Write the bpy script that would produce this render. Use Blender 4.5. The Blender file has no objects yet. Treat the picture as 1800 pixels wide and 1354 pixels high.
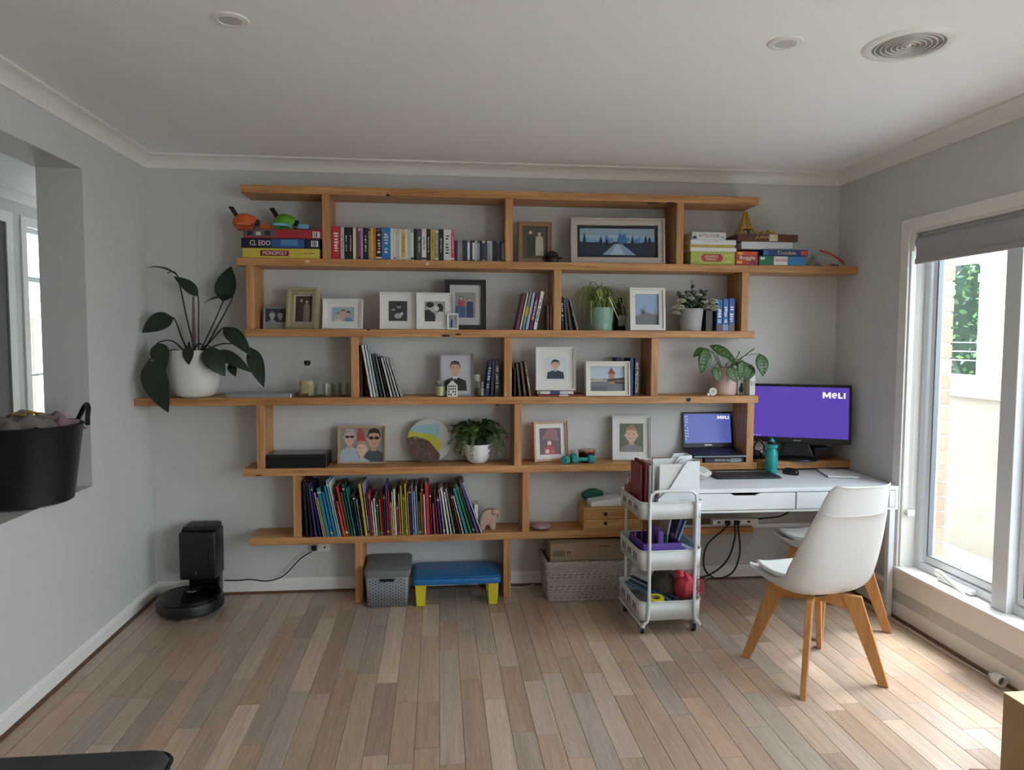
import bpy, bmesh, math, random
from mathutils import Vector, Matrix
random.seed(7)
scene = bpy.context.scene
col = scene.collection
W, H = 4.353, 2.664           # room width, ceiling height (metres); back wall is y = 0, left wall x = 0

# ---------------------------------------------------------------- camera
CAM = Vector((1.740258, -4.530687, 1.582416))
FW = Vector((0.10062707, 0.99291755, -0.06315794))
RT = Vector((0.9949211, -0.10058254, 0.0038922))
UP = Vector((0.00248795, 0.06322882, 0.99799595))
cd = bpy.data.cameras.new('camera'); cd.sensor_fit = 'HORIZONTAL'; cd.sensor_width = 36.0
cd.lens = 1262.73 * 36 / 1800; cd.clip_start = .05
cam = bpy.data.objects.new('camera', cd); col.objects.link(cam)
mw = Matrix.Identity(4)
for i in range(3):
    mw[i][0] = RT[i]; mw[i][1] = UP[i]; mw[i][2] = -FW[i]; mw[i][3] = CAM[i]
cam.matrix_world = mw
scene.camera = cam

# ---------------------------------------------------------------- sky, portals, exposure
world = bpy.data.worlds.new('overcast_sky'); scene.world = world; world.use_nodes = True
bg = world.node_tree.nodes['Background']
bg.inputs[0].default_value = (.78, .90, 1.0, 1); bg.inputs[1].default_value = 7.0
scene.view_settings.view_transform = 'Standard'; scene.view_settings.look = 'None'
scene.view_settings.gamma = 1.0; scene.view_settings.use_curve_mapping = False
scene.view_settings.exposure = 0.7
scene.cycles.use_denoising = True
scene.cycles.max_bounces = 10; scene.cycles.diffuse_bounces = 6; scene.cycles.transparent_max_bounces = 16
scene.cycles.sample_clamp_indirect = 6.0
scene.cycles.caustics_reflective = False; scene.cycles.caustics_refractive = False

sun = bpy.data.lights.new('hazy_sun', 'SUN'); sun.energy = 5.0; sun.angle = math.radians(24); sun.color = (1, .98, .95)
so_ = bpy.data.objects.new('hazy_sun', sun); col.objects.link(so_)
so_.rotation_euler = Vector((-.36, -.14, -.92)).to_track_quat('-Z', 'Y').to_euler()
def portal(loc, rot, sx, sy):
    ld = bpy.data.lights.new('window_portal', 'AREA'); ld.shape = 'RECTANGLE'; ld.size = sx; ld.size_y = sy
    ld.cycles.is_portal = True
    o = bpy.data.objects.new('window_portal', ld); col.objects.link(o); o.location = loc; o.rotation_euler = rot
portal((4.56, -1.98, 1.24), (0, math.radians(90), 0), 1.9, 2.5)
portal((4.56, -4.98, 1.1), (0, math.radians(90), 0), 2.2, 2.3)

# ---------------------------------------------------------------- helpers
def P(u, v, y):
    """measured photo coordinate -> world point on the plane at depth y"""
    d = FW + RT * ((u - 900) / 1262.73) - UP * ((v - 677) / 1262.73)
    return CAM + d * ((y - CAM.y) / d.y)
def PZ(u, v, z):
    d = FW + RT * ((u - 900) / 1262.73) - UP * ((v - 677) / 1262.73)
    return CAM + d * ((z - CAM.z) / d.z)

def lin(c):
    if isinstance(c, str):
        c = c.lstrip('#'); c = [int(c[i:i + 2], 16) / 255 for i in (0, 2, 4)]
        return tuple((x / 12.92 if x <= .04045 else ((x + .055) / 1.055) ** 2.4) for x in c)
    return tuple(c[:3])
_mats = {}
def M(name, c=(.8, .8, .8), rough=.5, metal=0.0, var=.06, scale=30, bump=0.0, bscale=None, stretch=(1, 1, 1), sub=0, alpha=1, trans=0, ior=1.45, spec=.5):
    """procedural paint/plastic/cloth material: base colour with noise variation and optional relief"""
    if name in _mats: return _mats[name]
    c = lin(c)
    m = bpy.data.materials.new(name); m.use_nodes = True; nt = m.node_tree; b = nt.nodes['Principled BSDF']
    b.inputs['Roughness'].default_value = rough; b.inputs['Metallic'].default_value = metal
    b.inputs['Specular IOR Level'].default_value = spec
    if trans: b.inputs['Transmission Weight'].default_value = trans; b.inputs['IOR'].default_value = ior
    if alpha < 1: b.inputs['Alpha'].default_value = alpha
    tc = nt.nodes.new('ShaderNodeTexCoord'); mp = nt.nodes.new('ShaderNodeMapping'); mp.inputs['Scale'].default_value = stretch
    nt.links.new(tc.outputs['Object'], mp.inputs[0])
    n = nt.nodes.new('ShaderNodeTexNoise'); n.inputs['Scale'].default_value = scale; n.inputs['Detail'].default_value = 4
    nt.links.new(mp.outputs[0], n.inputs['Vector'])
    mx = nt.nodes.new('ShaderNodeMix'); mx.data_type = 'RGBA'
    mx.inputs[6].default_value = (*[x * (1 - var) for x in c], 1); mx.inputs[7].default_value = (*[min(1, x * (1 + var)) for x in c], 1)
    nt.links.new(n.outputs['Fac'], mx.inputs[0]); nt.links.new(mx.outputs[2], b.inputs['Base Color'])
    if bump:
        n2 = nt.nodes.new('ShaderNodeTexNoise'); n2.inputs['Scale'].default_value = bscale or scale * 4
        nt.links.new(mp.outputs[0], n2.inputs['Vector'])
        bp = nt.nodes.new('ShaderNodeBump'); bp.inputs['Strength'].default_value = bump; bp.inputs['Distance'].default_value = .002
        nt.links.new(n2.outputs['Fac'], bp.inputs['Height']); nt.links.new(bp.outputs[0], b.inputs['Normal'])
    _mats[name] = m
    return m
def wood(name, c1, c2, axis='x', rough=.5, objcol=False, scale=1.0, knots=False, fine=1.0):
    """timber: long stretched grain along one axis; objcol multiplies by the object's own colour"""
    if name in _mats: return _mats[name]
    m = bpy.data.materials.new(name); m.use_nodes = True; nt = m.node_tree; b = nt.nodes['Principled BSDF']
    b.inputs['Roughness'].default_value = rough
    tc = nt.nodes.new('ShaderNodeTexCoord'); mp = nt.nodes.new('ShaderNodeMapping')
    s = {'x': (1.2, 26, 26), 'y': (26, 1.2, 26), 'z': (26, 26, 1.2)}[axis]
    mp.inputs['Scale'].default_value = [q * scale for q in s]
    oi = nt.nodes.new('ShaderNodeObjectInfo')
    ad = nt.nodes.new('ShaderNodeVectorMath'); ad.operation = 'ADD'
    mu = nt.nodes.new('ShaderNodeMath'); mu.operation = 'MULTIPLY'; mu.inputs[1].default_value = 37
    nt.links.new(oi.outputs['Random'], mu.inputs[0]); nt.links.new(mu.outputs[0], ad.inputs[1])
    nt.links.new(tc.outputs['Object'], ad.inputs[0]); nt.links.new(ad.outputs[0], mp.inputs[0])
    n = nt.nodes.new('ShaderNodeTexNoise'); n.inputs['Scale'].default_value = 1.6; n.inputs['Detail'].default_value = 6; n.inputs['Distortion'].default_value = .6
    nt.links.new(mp.outputs[0], n.inputs['Vector'])
    n3 = nt.nodes.new('ShaderNodeTexNoise'); n3.inputs['Scale'].default_value = 7 * fine; n3.inputs['Detail'].default_value = 3
    nt.links.new(mp.outputs[0], n3.inputs['Vector'])
    av = nt.nodes.new('ShaderNodeMath'); av.operation = 'MULTIPLY_ADD'; av.inputs[1].default_value = .45
    nt.links.new(n3.outputs['Fac'], av.inputs[0])
    sc = nt.nodes.new('ShaderNodeMath'); sc.operation = 'MULTIPLY'; sc.inputs[1].default_value = .6
    nt.links.new(n.outputs['Fac'], sc.inputs[0]); nt.links.new(sc.outputs[0], av.inputs[2])
    r = nt.nodes.new('ShaderNodeValToRGB'); r.color_ramp.elements[0].position = .36; r.color_ramp.elements[1].position = .68
    r.color_ramp.elements[0].color = (*lin(c1), 1); r.color_ramp.elements[1].color = (*lin(c2), 1)
    nt.links.new(av.outputs[0], r.inputs[0])
    out = r.outputs[0]
    if objcol:
        mx = nt.nodes.new('ShaderNodeMix'); mx.data_type = 'RGBA'; mx.blend_type = 'MULTIPLY'; mx.inputs[0].default_value = 1
        nt.links.new(out, mx.inputs[6]); nt.links.new(oi.outputs['Color'], mx.inputs[7]); out = mx.outputs[2]
    nt.links.new(out, b.inputs['Base Color'])
    bp = nt.nodes.new('ShaderNodeBump'); bp.inputs['Strength'].default_value = .12; bp.inputs['Distance'].default_value = .002
    nt.links.new(av.outputs[0], bp.inputs['Height']); nt.links.new(bp.outputs[0], b.inputs['Normal'])
    _mats[name] = m
    return m
def print_mat(name='printed_paper', rough=.45):
    """flat print: the ink colour is stored on the faces (colour attribute 'ink')"""
    if name in _mats: return _mats[name]
    m = bpy.data.materials.new(name); m.use_nodes = True; nt = m.node_tree; b = nt.nodes['Principled BSDF']
    b.inputs['Roughness'].default_value = rough
    a = nt.nodes.new('ShaderNodeVertexColor'); a.layer_name = 'ink'
    nt.links.new(a.outputs[0], b.inputs['Base Color'])
    _mats[name] = m
    return m
def glow(name, c, strength):
    if name in _mats: return _mats[name]
    m = bpy.data.materials.new(name); m.use_nodes = True; b = m.node_tree.nodes['Principled BSDF']
    b.inputs['Base Color'].default_value = (.01, .01, .01, 1); b.inputs['Roughness'].default_value = .35
    b.inputs['Emission Color'].default_value = (*lin(c), 1); b.inputs['Emission Strength'].default_value = strength
    _mats[name] = m
    return m
def clear_glass(name, tint=(1, 1, 1), refl=.9):
    if name in _mats: return _mats[name]
    m = bpy.data.materials.new(name); m.use_nodes = True; nt = m.node_tree
    for n in list(nt.nodes): nt.nodes.remove(n)
    o = nt.nodes.new('ShaderNodeOutputMaterial'); t = nt.nodes.new('ShaderNodeBsdfTransparent'); t.inputs[0].default_value = (*tint, 1)
    g = nt.nodes.new('ShaderNodeBsdfGlossy'); g.inputs['Roughness'].default_value = .02
    f = nt.nodes.new('ShaderNodeLayerWeight'); f.inputs[0].default_value = .5
    pw_ = nt.nodes.new('ShaderNodeMath'); pw_.operation = 'POWER'; pw_.inputs[1].default_value = 4.0
    s = nt.nodes.new('ShaderNodeMath'); s.operation = 'MULTIPLY_ADD'; s.inputs[1].default_value = .45 * refl; s.inputs[2].default_value = .04 * refl
    mx = nt.nodes.new('ShaderNodeMixShader')
    nt.links.new(f.outputs['Facing'], pw_.inputs[0]); nt.links.new(pw_.outputs[0], s.inputs[0]); nt.links.new(s.outputs[0], mx.inputs[0])
    nt.links.new(t.outputs[0], mx.inputs[1]); nt.links.new(g.outputs[0], mx.inputs[2]); nt.links.new(mx.outputs[0], o.inputs[0])
    _mats[name] = m
    return m

class MB:
    """collects solid shapes into one mesh"""
    def __init__(s): s.v = []; s.f = []; s.c = []; s.ink = None
    def add(s, vs, fs, ink=None):
        o = len(s.v); s.v += [tuple(x) for x in vs]
        for f in fs: s.f.append(tuple(i + o for i in f)); s.c.append(ink)
        return s
    def box(s, x0, x1, y0, y1, z0, z1, M4=None, ink=None):
        vs = [Vector((x, y, z)) for z in (z0, z1) for y in (y0, y1) for x in (x0, x1)]
        if M4 is not None: vs = [M4 @ q for q in vs]
        return s.add(vs, [(0, 2, 3, 1), (4, 5, 7, 6), (0, 1, 5, 4), (2, 6, 7, 3), (0, 4, 6, 2), (1, 3, 7, 5)], ink)
    def prism(s, pts, y0, y1, axis='y', M4=None, ink=None):
        """polygon (a, b) extruded along an axis; axis y: (x, z), axis x: (y, z), axis z: (x, y)"""
        n = len(pts)
        mk = {'y': lambda a, b, t: (a, t, b), 'x': lambda a, b, t: (t, a, b), 'z': lambda a, b, t: (a, b, t)}[axis]
        vs = [Vector(mk(a, b, y0)) for a, b in pts] + [Vector(mk(a, b, y1)) for a, b in pts]
        if M4 is not None: vs = [M4 @ q for q in vs]
        fs = [tuple(range(n)), tuple(range(2 * n - 1, n - 1, -1))] + [(i, i + n, (i + 1) % n + n, (i + 1) % n) for i in range(n)]
        return s.add(vs, fs, ink)
    def lathe(s, prof, n=24, c=(0, 0, 0), M4=None, a0=0, a1=2 * math.pi, ink=None):
        """profile [(r, z)...] revolved about z"""
        full = abs(a1 - a0 - 2 * math.pi) < 1e-6; k = n if full else n + 1
        vs = []
        for r, z in prof:
            for i in range(k):
                a = a0 + (a1 - a0) * i / n
                q = Vector((c[0] + r * math.cos(a), c[1] + r * math.sin(a), c[2] + z)); vs.append(M4 @ q if M4 is not None else q)
        fs = []
        for j in range(len(prof) - 1):
            for i in range(n):
                i2 = (i + 1) % k
                fs.append((j * k + i, j * k + i2, (j + 1) * k + i2, (j + 1) * k + i))
        return s.add(vs, fs, ink)
    def tube(s, pts, r, n=8, cap=True, ink=None):
        pts = [Vector(q) for q in pts]; rs = r if isinstance(r, (list, tuple)) else [r] * len(pts)
        t0 = (pts[1] - pts[0]).normalized(); ref = Vector((0, 0, 1)) if abs(t0.z) < .9 else Vector((1, 0, 0))
        u = t0.cross(ref).normalized(); vs = []
        for i, q in enumerate(pts):
            t = (pts[min(i + 1, len(pts) - 1)] - pts[max(i - 1, 0)]).normalized()
            u = (u - t * u.dot(t)).normalized(); w = t.cross(u)
            for k in range(n):
                a = 2 * math.pi * k / n; vs.append(q + (u * math.cos(a) + w * math.sin(a)) * rs[i])
        fs = [(j * n + k, j * n + (k + 1) % n, (j + 1) * n + (k + 1) % n, (j + 1) * n + k) for j in range(len(pts) - 1) for k in range(n)]
        if cap: fs += [tuple(range(n - 1, -1, -1)), tuple(range((len(pts) - 1) * n, len(pts) * n))]
        return s.add(vs, fs, ink)
    def grid(s, rows, ink=None, closed=False):
        n = len(rows[0]); o = [q for r in rows for q in r]
        fs = [(j * n + i, j * n + (i + 1) % n, (j + 1) * n + (i + 1) % n, (j + 1) * n + i) for j in range(len(rows) - 1) for i in range(n if closed else n - 1)]
        return s.add(o, fs, ink)
    def build(s, name, mat, parent=None, smooth=False, bevel=0, seg=2, solid=0, sub=0, offset=-1):
        me = bpy.data.meshes.new(name); me.from_pydata(s.v, [], s.f)
        if bevel or not smooth or True:
            bm = bmesh.new(); bm.from_mesh(me)
            bmesh.ops.recalc_face_normals(bm, faces=bm.faces) if not any(s.c) else None
            if bevel: bmesh.ops.bevel(bm, geom=[e for e in bm.edges if len(e.link_faces) == 2 and e.calc_face_angle(0) > .5], offset=bevel, segments=seg, profile=.5, affect='EDGES', clamp_overlap=True)
            bm.to_mesh(me); bm.free()
        if any(x is not None for x in s.c):
            at = me.color_attributes.new('ink', 'FLOAT_COLOR', 'CORNER')
            for p, c in zip(me.polygons, s.c):
                c = lin(c or (.8, .8, .8))
                for li in p.loop_indices: at.data[li].color = (*c, 1)
        for m in (mat if isinstance(mat, (list, tuple)) else [mat]): me.materials.append(m)
        if smooth:
            for p in me.polygons: p.use_smooth = True
            if hasattr(me, 'set_sharp_from_angle'): me.set_sharp_from_angle(angle=math.radians(40))
        o = bpy.data.objects.new(name, me); col.objects.link(o)
        if parent: o.parent = parent
        if solid:
            md = o.modifiers.new('thickness', 'SOLIDIFY'); md.thickness = solid; md.offset = offset
        if sub:
            md = o.modifiers.new('smooth', 'SUBSURF'); md.levels = sub; md.render_levels = sub
        return o
def tag(o, label, cat, group=None):
    o['label'] = label; o['category'] = cat
    if group: o['group'] = group
    return o
def thing(name, label, cat, loc=(0, 0, 0), rot=(0, 0, 0), group=None):
    o = bpy.data.objects.new(name, None); col.objects.link(o); o.empty_display_size = .05
    o.location = loc; o.rotation_euler = rot
    return tag(o, label, cat, group)
def struct(o, label=None):
    o['kind'] = 'structure'
    if label: o['label'] = label
    return o
def spline(pts, n=8):
    pts = [Vector(q) for q in pts]; out = []
    for i in range(len(pts) - 1):
        p0 = pts[max(i - 1, 0)]; p1 = pts[i]; p2 = pts[i + 1]; p3 = pts[min(i + 2, len(pts) - 1)]
        for k in range(n):
            t = k / n
            out.append(.5 * ((2 * p1) + (p2 - p0) * t + (2 * p0 - 5 * p1 + 4 * p2 - p3) * t * t + (3 * p1 - p0 - 3 * p2 + p3) * t ** 3))
    return out + [pts[-1]]
def rrect(x0, x1, y0, y1, r, n=5):
    out = []
    for cx, cy, a in ((x1 - r, y1 - r, 0), (x0 + r, y1 - r, 90), (x0 + r, y0 + r, 180), (x1 - r, y0 + r, 270)):
        for i in range(n + 1):
            t = math.radians(a + 90 * i / n); out.append((cx + r * math.cos(t), cy + r * math.sin(t)))
    return out
def lettering(text, parent, cx, cz, w, h, c, y=-.0006, vertical=False, name='lettering', rough=.5, shear=0, M4=None, bold=0):
    """flat lettering on a front face (x right, z up, facing -y), fitted into w x h; vertical reads top to bottom"""
    cu = bpy.data.curves.new(name, 'FONT'); cu.body = text; cu.fill_mode = 'FRONT'; cu.resolution_u = 2; cu.shear = shear; cu.offset = bold
    tmp = bpy.data.objects.new(name, cu); col.objects.link(tmp)
    dg = bpy.context.evaluated_depsgraph_get(); me = bpy.data.meshes.new_from_object(tmp.evaluated_get(dg))
    bpy.data.objects.remove(tmp); bpy.data.curves.remove(cu)
    xs = [v.co.x for v in me.vertices]; ys = [v.co.y for v in me.vertices]
    if not xs: return None
    x0, x1, y0, y1 = min(xs), max(xs), min(ys), max(ys)
    sw, sh = (w, h) if not vertical else (h, w)
    for v in me.vertices:
        a = ((v.co.x - x0) / (x1 - x0) - .5) * sw; b = ((v.co.y - y0) / (y1 - y0) - .5) * sh
        if vertical: a, b = b, -a
        q = Vector((cx + a, y, cz + b)); v.co = M4 @ q if M4 is not None else q
    cc = lin(c); me.materials.clear()
    me.materials.append(M('ink_%02x%02x%02x' % tuple(int(255 * x) for x in cc), cc, rough, var=.03))
    o = bpy.data.objects.new(name, me); col.objects.link(o); o.parent = parent
    return o
def marks(parent, cx, cz, w, h, c, y=-.0008, vertical=False, n=8, seed=1, name='illegible_lettering'):
    """print too small to read: a row of short strokes"""
    r = random.Random(seed); mb = MB(); L_ = h if vertical else w; T_ = w if vertical else h; st = L_ / n
    for i in range(n):
        if r.random() < .12: continue
        a = -L_ / 2 + i * st
        bars = [(a, a + st * r.uniform(.35, .8), -.5 + .25 * r.random(), .5 - .25 * r.random())]
        for p0, p1, q0, q1 in bars:
            if vertical: mb.box(cx + T_ * q0, cx + T_ * q1, y - .0002, y + .0004, cz - p1, cz - p0)
            else: mb.box(cx + p0, cx + p1, y - .0002, y + .0004, cz + T_ * q0, cz + T_ * q1)
    cc = lin(c); o = mb.build(name, M('ink_%02x%02x%02x' % tuple(int(255 * x) for x in cc), cc, .5, var=.03), parent); o['kind'] = 'stuff'
    return o
def clip(poly):
    for ax, lim, sg in ((0, 0, 1), (0, 1, -1), (1, 0, 1), (1, 1, -1)):
        out = []
        for i in range(len(poly)):
            a, b = poly[i], poly[(i + 1) % len(poly)]
            ia, ib = (a[ax] - lim) * sg >= 0, (b[ax] - lim) * sg >= 0
            if ia: out.append(a)
            if ia != ib:
                t = (lim - a[ax]) / (b[ax] - a[ax]); out.append((a[0] + (b[0] - a[0]) * t, a[1] + (b[1] - a[1]) * t))
        poly = out
        if len(poly) < 3: return []
    return poly
def picture(shapes, x0, z0, w, h, parent, y=-.0005, name='photo_print', rough=.35, lift=.00008):
    """flat print made of coloured shapes in 0..1 coordinates: ('r',x0,y0,x1,y1,c) ('e',cx,cy,rx,ry,c) ('p',[(x,y)..],c)"""
    mb = MB()
    for k, s in enumerate(shapes):
        if s[0] == 'r': pl = [(s[1], s[2]), (s[3], s[2]), (s[3], s[4]), (s[1], s[4])]
        elif s[0] == 'e': pl = [(s[1] + s[3] * math.cos(a * math.pi / 9), s[2] + s[4] * math.sin(a * math.pi / 9)) for a in range(18)]
        else: pl = s[1]
        pl = clip(pl)
        if len(pl) < 3: continue
        mb.add([(x0 + a * w, y - k * lift, z0 + b * h) for a, b in pl], [tuple(range(len(pl)))], s[-1])
    return mb.build(name, print_mat(), parent)
# ================================================================ structure
wall_c = M('wall_paint_light_grey', '#cdcdca', .7, var=.015, scale=6, bump=.03, bscale=220)
white_trim = M('white_gloss_trim', '#e9e7e2', .35, var=.02, scale=8)
ceil_c = M('ceiling_paint', '#f2f2f1', .8, var=.015, scale=5, bump=.02, bscale=180)
alu = M('white_powdercoated_aluminium', '#d9dde0', .35, var=.02)
alu_d = M('grey_window_gasket', '#6d7378', .5, var=.05)
# --- floor: subfloor plus individual oak strips running towards the back wall
fl = struct(MB().box(-1.5, W + .12, -6.7, 3.2, -.06, -.012).build('floor', M('floor_underlay', '#4a392b', .9)), 'oak strip floor of mixed tan and grey boards')
oak = wood('floor_oak', '#bdb4ab', '#ddd6ce', 'y', .28, objcol=True, scale=1.3, fine=1.0)
pal = [(.50, .375, .285), (.45, .335, .25), (.56, .435, .335), (.41, .315, .245), (.52, .425, .345), (.47, .395, .335), (.62, .50, .40), (.52, .37, .275), (.44, .36, .30), (.49, .385, .30)]
rw = .0965
def plank_mesh(x0, x1, y0, y1, zt):
    g = .0007; c = .0012
    a = [(x0 + g, y0 + g), (x1 - g, y0 + g), (x1 - g, y1 - g), (x0 + g, y1 - g)]
    b = [(x0 + g + c, y0 + g + c), (x1 - g - c, y0 + g + c), (x1 - g - c, y1 - g - c), (x0 + g + c, y1 - g - c)]
    vs = [(*q, -.012) for q in a] + [(*q, zt - .0009) for q in a] + [(*q, zt) for q in b]
    fs = [(8, 9, 10, 11)] + [(i, (i + 1) % 4, (i + 1) % 4 + 4, i + 4) for i in range(4)] + [(i + 4, (i + 1) % 4 + 4, (i + 1) % 4 + 8, i + 8) for i in range(4)]
    return vs, fs
rp = random.Random(11)
field = MB(); nplank = 0; x = 0.0; ri = 0
while x < W:
    x1 = min(x + rw, W); y = rp.uniform(0, .5); last = None
    y0 = 0.0
    while y0 > -6.6:
        y1 = max(y0 - (y if y0 == 0 and y > .12 else rp.choice((.36, .46, .58, .7, .85, 1.0))), -6.6)
        vs, fs = plank_mesh(x, x1, y1, y0, -rp.uniform(0, .0004))
        if y0 > -2.35 and nplank < 300:
            me = bpy.data.meshes.new('plank'); cx, cy = (x + x1) / 2, (y0 + y1) / 2
            me.from_pydata([(a - cx, b - cy, c) for a, b, c in vs], [], fs); me.materials.append(oak)
            o = bpy.data.objects.new('plank', me); col.objects.link(o); o.parent = fl; o.location = (cx, cy, 0)
            c = rp.choice([q for q in pal if q != last]); last = c; k = rp.uniform(.94, 1.06)
            o.color = (*[min(1, q * k * 1.5 * f_) for q, f_ in zip(c, (.97, 1.0, 1.05))], 1); nplank += 1
        else:
            field.add(vs, fs)
        y0 = y1
    x = x1; ri += 1
fo = field.build('plank_field', oak, fl); fo.color = (.78, .62, .48, 1); fo['kind'] = 'stuff'
hf = MB().box(-1.4, -.215, -6.6, 3.1, -.012, -.001).build('hall_floor', oak, fl); hf.color = (.5, .38, .28, 1)
# --- walls
struct(MB().box(-.215, W + .12, 0, .12, 0, H).build('wall_back', wall_c), 'light grey painted wall behind the timber shelving')
mb = MB(); OY0, OY1, OZ0, OZ1 = -.757, -2.45, .839, 2.411
mb.box(-.215, 0, OY0, 3.1, 0, H).box(-.215, 0, -6.6, OY1, 0, H).box(-.215, 0, OY1, OY0, 0, OZ0).box(-.215, 0, OY1, OY0, OZ1, H)
struct(mb.build('wall_left', wall_c), 'light grey side wall with a square pass-through opening')
mb = MB(); WY0, WY1, WZ0, WZ1 = -.735, -3.22, .297, 2.19
DY_0, DY_1 = -3.85, -6.1   # second opening: unseen glass doors added to let more daylight in
mb.box(W, W + .11, WY0, .12, 0, H).box(W, W + .11, DY_0, WY1, 0, H).box(W, W + .11, -6.6, DY_1, 0, H).box(W, W + .11, DY_1, DY_0, 2.19, H).box(W, W + .11, WY1, WY0, 0, WZ0 - .022).box(W, W + .11, WY1, WY0, WZ1, H)
struct(mb.build('wall_right', wall_c), 'light grey side wall holding the tall window')
mb = MB().box(0, W, -6.75, -6.6, 0, H)
struct(mb.build('wall_front', wall_c))
mb = MB(); hy0, hy1, hz0, hz1 = 1.35, 2.3, .12, 2.43
mb.box(-1.52, -1.4, -6.6, hy0, 0, H).box(-1.52, -1.4, hy1, 3.1, 0, H).box(-1.52, -1.4, hy0, hy1, 0, hz0).box(-1.52, -1.4, hy0, hy1, hz1, H)
mb.box(-1.52, -.2, 3.1, 3.2, 0, H).box(-1.52, 0, -6.75, -6.6, 0, H)
struct(mb.build('wall_hall', wall_c), 'grey hallway wall seen through the pass-through')
struct(MB().box(-1.52, W + .12, -6.75, 3.2, H, H + .1).build('ceiling', ceil_c), 'flat white ceiling')
# --- cornice (cove) and skirting
def cove(n=7, d=.0735, l=.012):
    pts = [(0, 0), (l * .7, 0)]
    for i in range(n + 1):
        a = math.pi / 2 * i / n
        pts.append((l * .7 + (d - 2 * l * .7) * (1 - math.cos(a)), l + (d - 2 * l) * math.sin(a)))
    return pts + [(d, d - l * .8), (d, d)] + [(0, d)]
pr = cove()
struct(MB().prism([(-a, H - .0735 + b) for a, b in pr], 0, W, 'x').build('trim_1', white_trim), 'white cove cornice above the shelving')
struct(MB().prism([(a, H - .0735 + b) for a, b in pr], -6.6, -.0005, 'y').build('trim_2', white_trim), 'white cove cornice along the pass-through wall')
struct(MB().prism([(W - a, H - .0735 + b) for a, b in pr], -6.6, -.0005, 'y').build('trim_3', white_trim), 'white cove cornice above the window')
struct(MB().prism([(-1.4 + a, H - .0735 + b) for a, b in pr], -6.6, 3.1, 'y').build('trim_4', white_trim), 'white cornice in the hallway')
def skirt(d=.013, h=.088): return [(0, .009), (d, .009), (d, h - .022), (d - .003, h - .016), (d - .003, h - .010), (d - .008, h), (0, h)]
sk = skirt(); bead = [(0, 0), (.017, 0), (.015, .006), (.010, .0095), (.004, .012), (0, .012)]
wood_bead = wood('dark_floor_beading', '#4a3323', '#6f5039', 'x', .45)
for nm, side, lab in (('baseboard_back', 'b', 'white skirting board below the shelving'), ('baseboard_left', 'l', 'white skirting board below the pass-through'), ('baseboard_right', 'r', 'white skirting board below the window')):
    if side == 'b':
        o = MB().prism([(-a, b) for a, b in sk], .013, W - .013, 'x').build(nm, white_trim)
        MB().prism([(-.012 - a, b) for a, b in bead], .03, W - .03, 'x').build('floor_beading', wood_bead, o)
    else:
        f = (lambda a: a) if side == 'l' else (lambda a: W - a)
        o = MB().prism([(f(a), b) for a, b in sk], -6.6 if side == 'l' else -3.84, -.0005, 'y').build(nm, white_trim)
        MB().prism([(f(.012 + a), b) for a, b in bead], -6.6 if side == 'l' else -3.84, -.03, 'y').build('floor_beading', wood_bead, o)
    struct(o, lab)
# --- window in the right wall
wn = thing('window_1', 'tall white framed window with crank handle beside the desk', 'window'); wn['kind'] = 'structure'; del wn['category']
a = .068
MB().box(W - .014, W, WY0, WY0 + a, WZ0 - .03, WZ1 + a).build('architrave', white_trim, wn, bevel=.003)
MB().box(W - .014, W, WY1 - a, WY0, WZ1, WZ1 + a).build('architrave', white_trim, wn, bevel=.003)
MB().box(W - .014, W, WY1 - a, WY1, WZ0 - .03, WZ1).build('architrave', white_trim, wn, bevel=.003)
MB().box(W - .014, W, WY1 - a, WY0 + a, WZ0 - .135, WZ0 - .02).build('apron', white_trim, wn, bevel=.003)
MB().box(W - .03, W + .155, WY1, WY0, WZ0 - .022, WZ0).build('window_sill', white_trim, wn, bevel=.004)
MB().box(W, W + .1, WY0 - .012, WY0, WZ0, WZ1).box(W, W + .1, WY1, WY1 + .012, WZ0, WZ1).box(W, W + .1, WY1 + .012, WY0 - .012, WZ1 - .012, WZ1).build('reveal_lining', white_trim, wn)
panes = [(-.80, -1.36), (-1.47, -2.0), (-2.11, -2.60), (-2.71, -3.15)]
fx0, fx1 = W + .085, W + .155
MB().box(fx0, fx1, WY0 - .05, WY0 - .012, WZ0, WZ1).box(fx0, fx1, WY1 + .012, WY1 + .05, WZ0, WZ1).box(fx0, fx1, WY1 + .05, WY0 - .05, WZ0, WZ0 + .045).box(fx0, fx1, WY1 + .05, WY0 - .05, WZ1 - .05, WZ1).build('window_frame', alu, wn, bevel=.003)
for k in range(3):
    m0, m1 = panes[k][1], panes[k + 1][0]
    MB().box(fx0 - .038, fx1, m1 + .006, m0 - .008, WZ0, WZ1 - .012).build('mullion', alu, wn, bevel=.004)
glass = clear_glass('window_glass')
for k, (a0, a1) in enumerate(panes):
    s = MB()
    for q in ((a0, a0 - .032, WZ0 + .05, WZ1 - .05), (a1 + .032, a1, WZ0 + .05, WZ1 - .05), (a0 - .032, a1 + .032, WZ0 + .05, WZ0 + .088), (a0 - .032, a1 + .032, WZ1 - .09, WZ1 - .05)):
        s.box(fx0 + .01, fx1 - .01, q[1], q[0], q[2], q[3])
    sash = s.build('sash', alu, wn, bevel=.003)
    g = MB()
    for q in ((a0 - .031, a0 - .042, WZ0 + .086, WZ1 - .086), (a1 + .042, a1 + .031, WZ0 + .086, WZ1 - .086), (a0 - .03, a1 + .03, WZ0 + .084, WZ0 + .092)):
        g.box(fx0 + .012, fx1 - .03, min(q[:2]), max(q[:2]), q[2], q[3])
    g.build('gasket', alu_d, sash)
    MB().box(fx0 + .034, fx0 + .039, a1 + .03, a0 - .03, WZ0 + .08, WZ1 - .08).build('pane', glass, sash)
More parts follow.
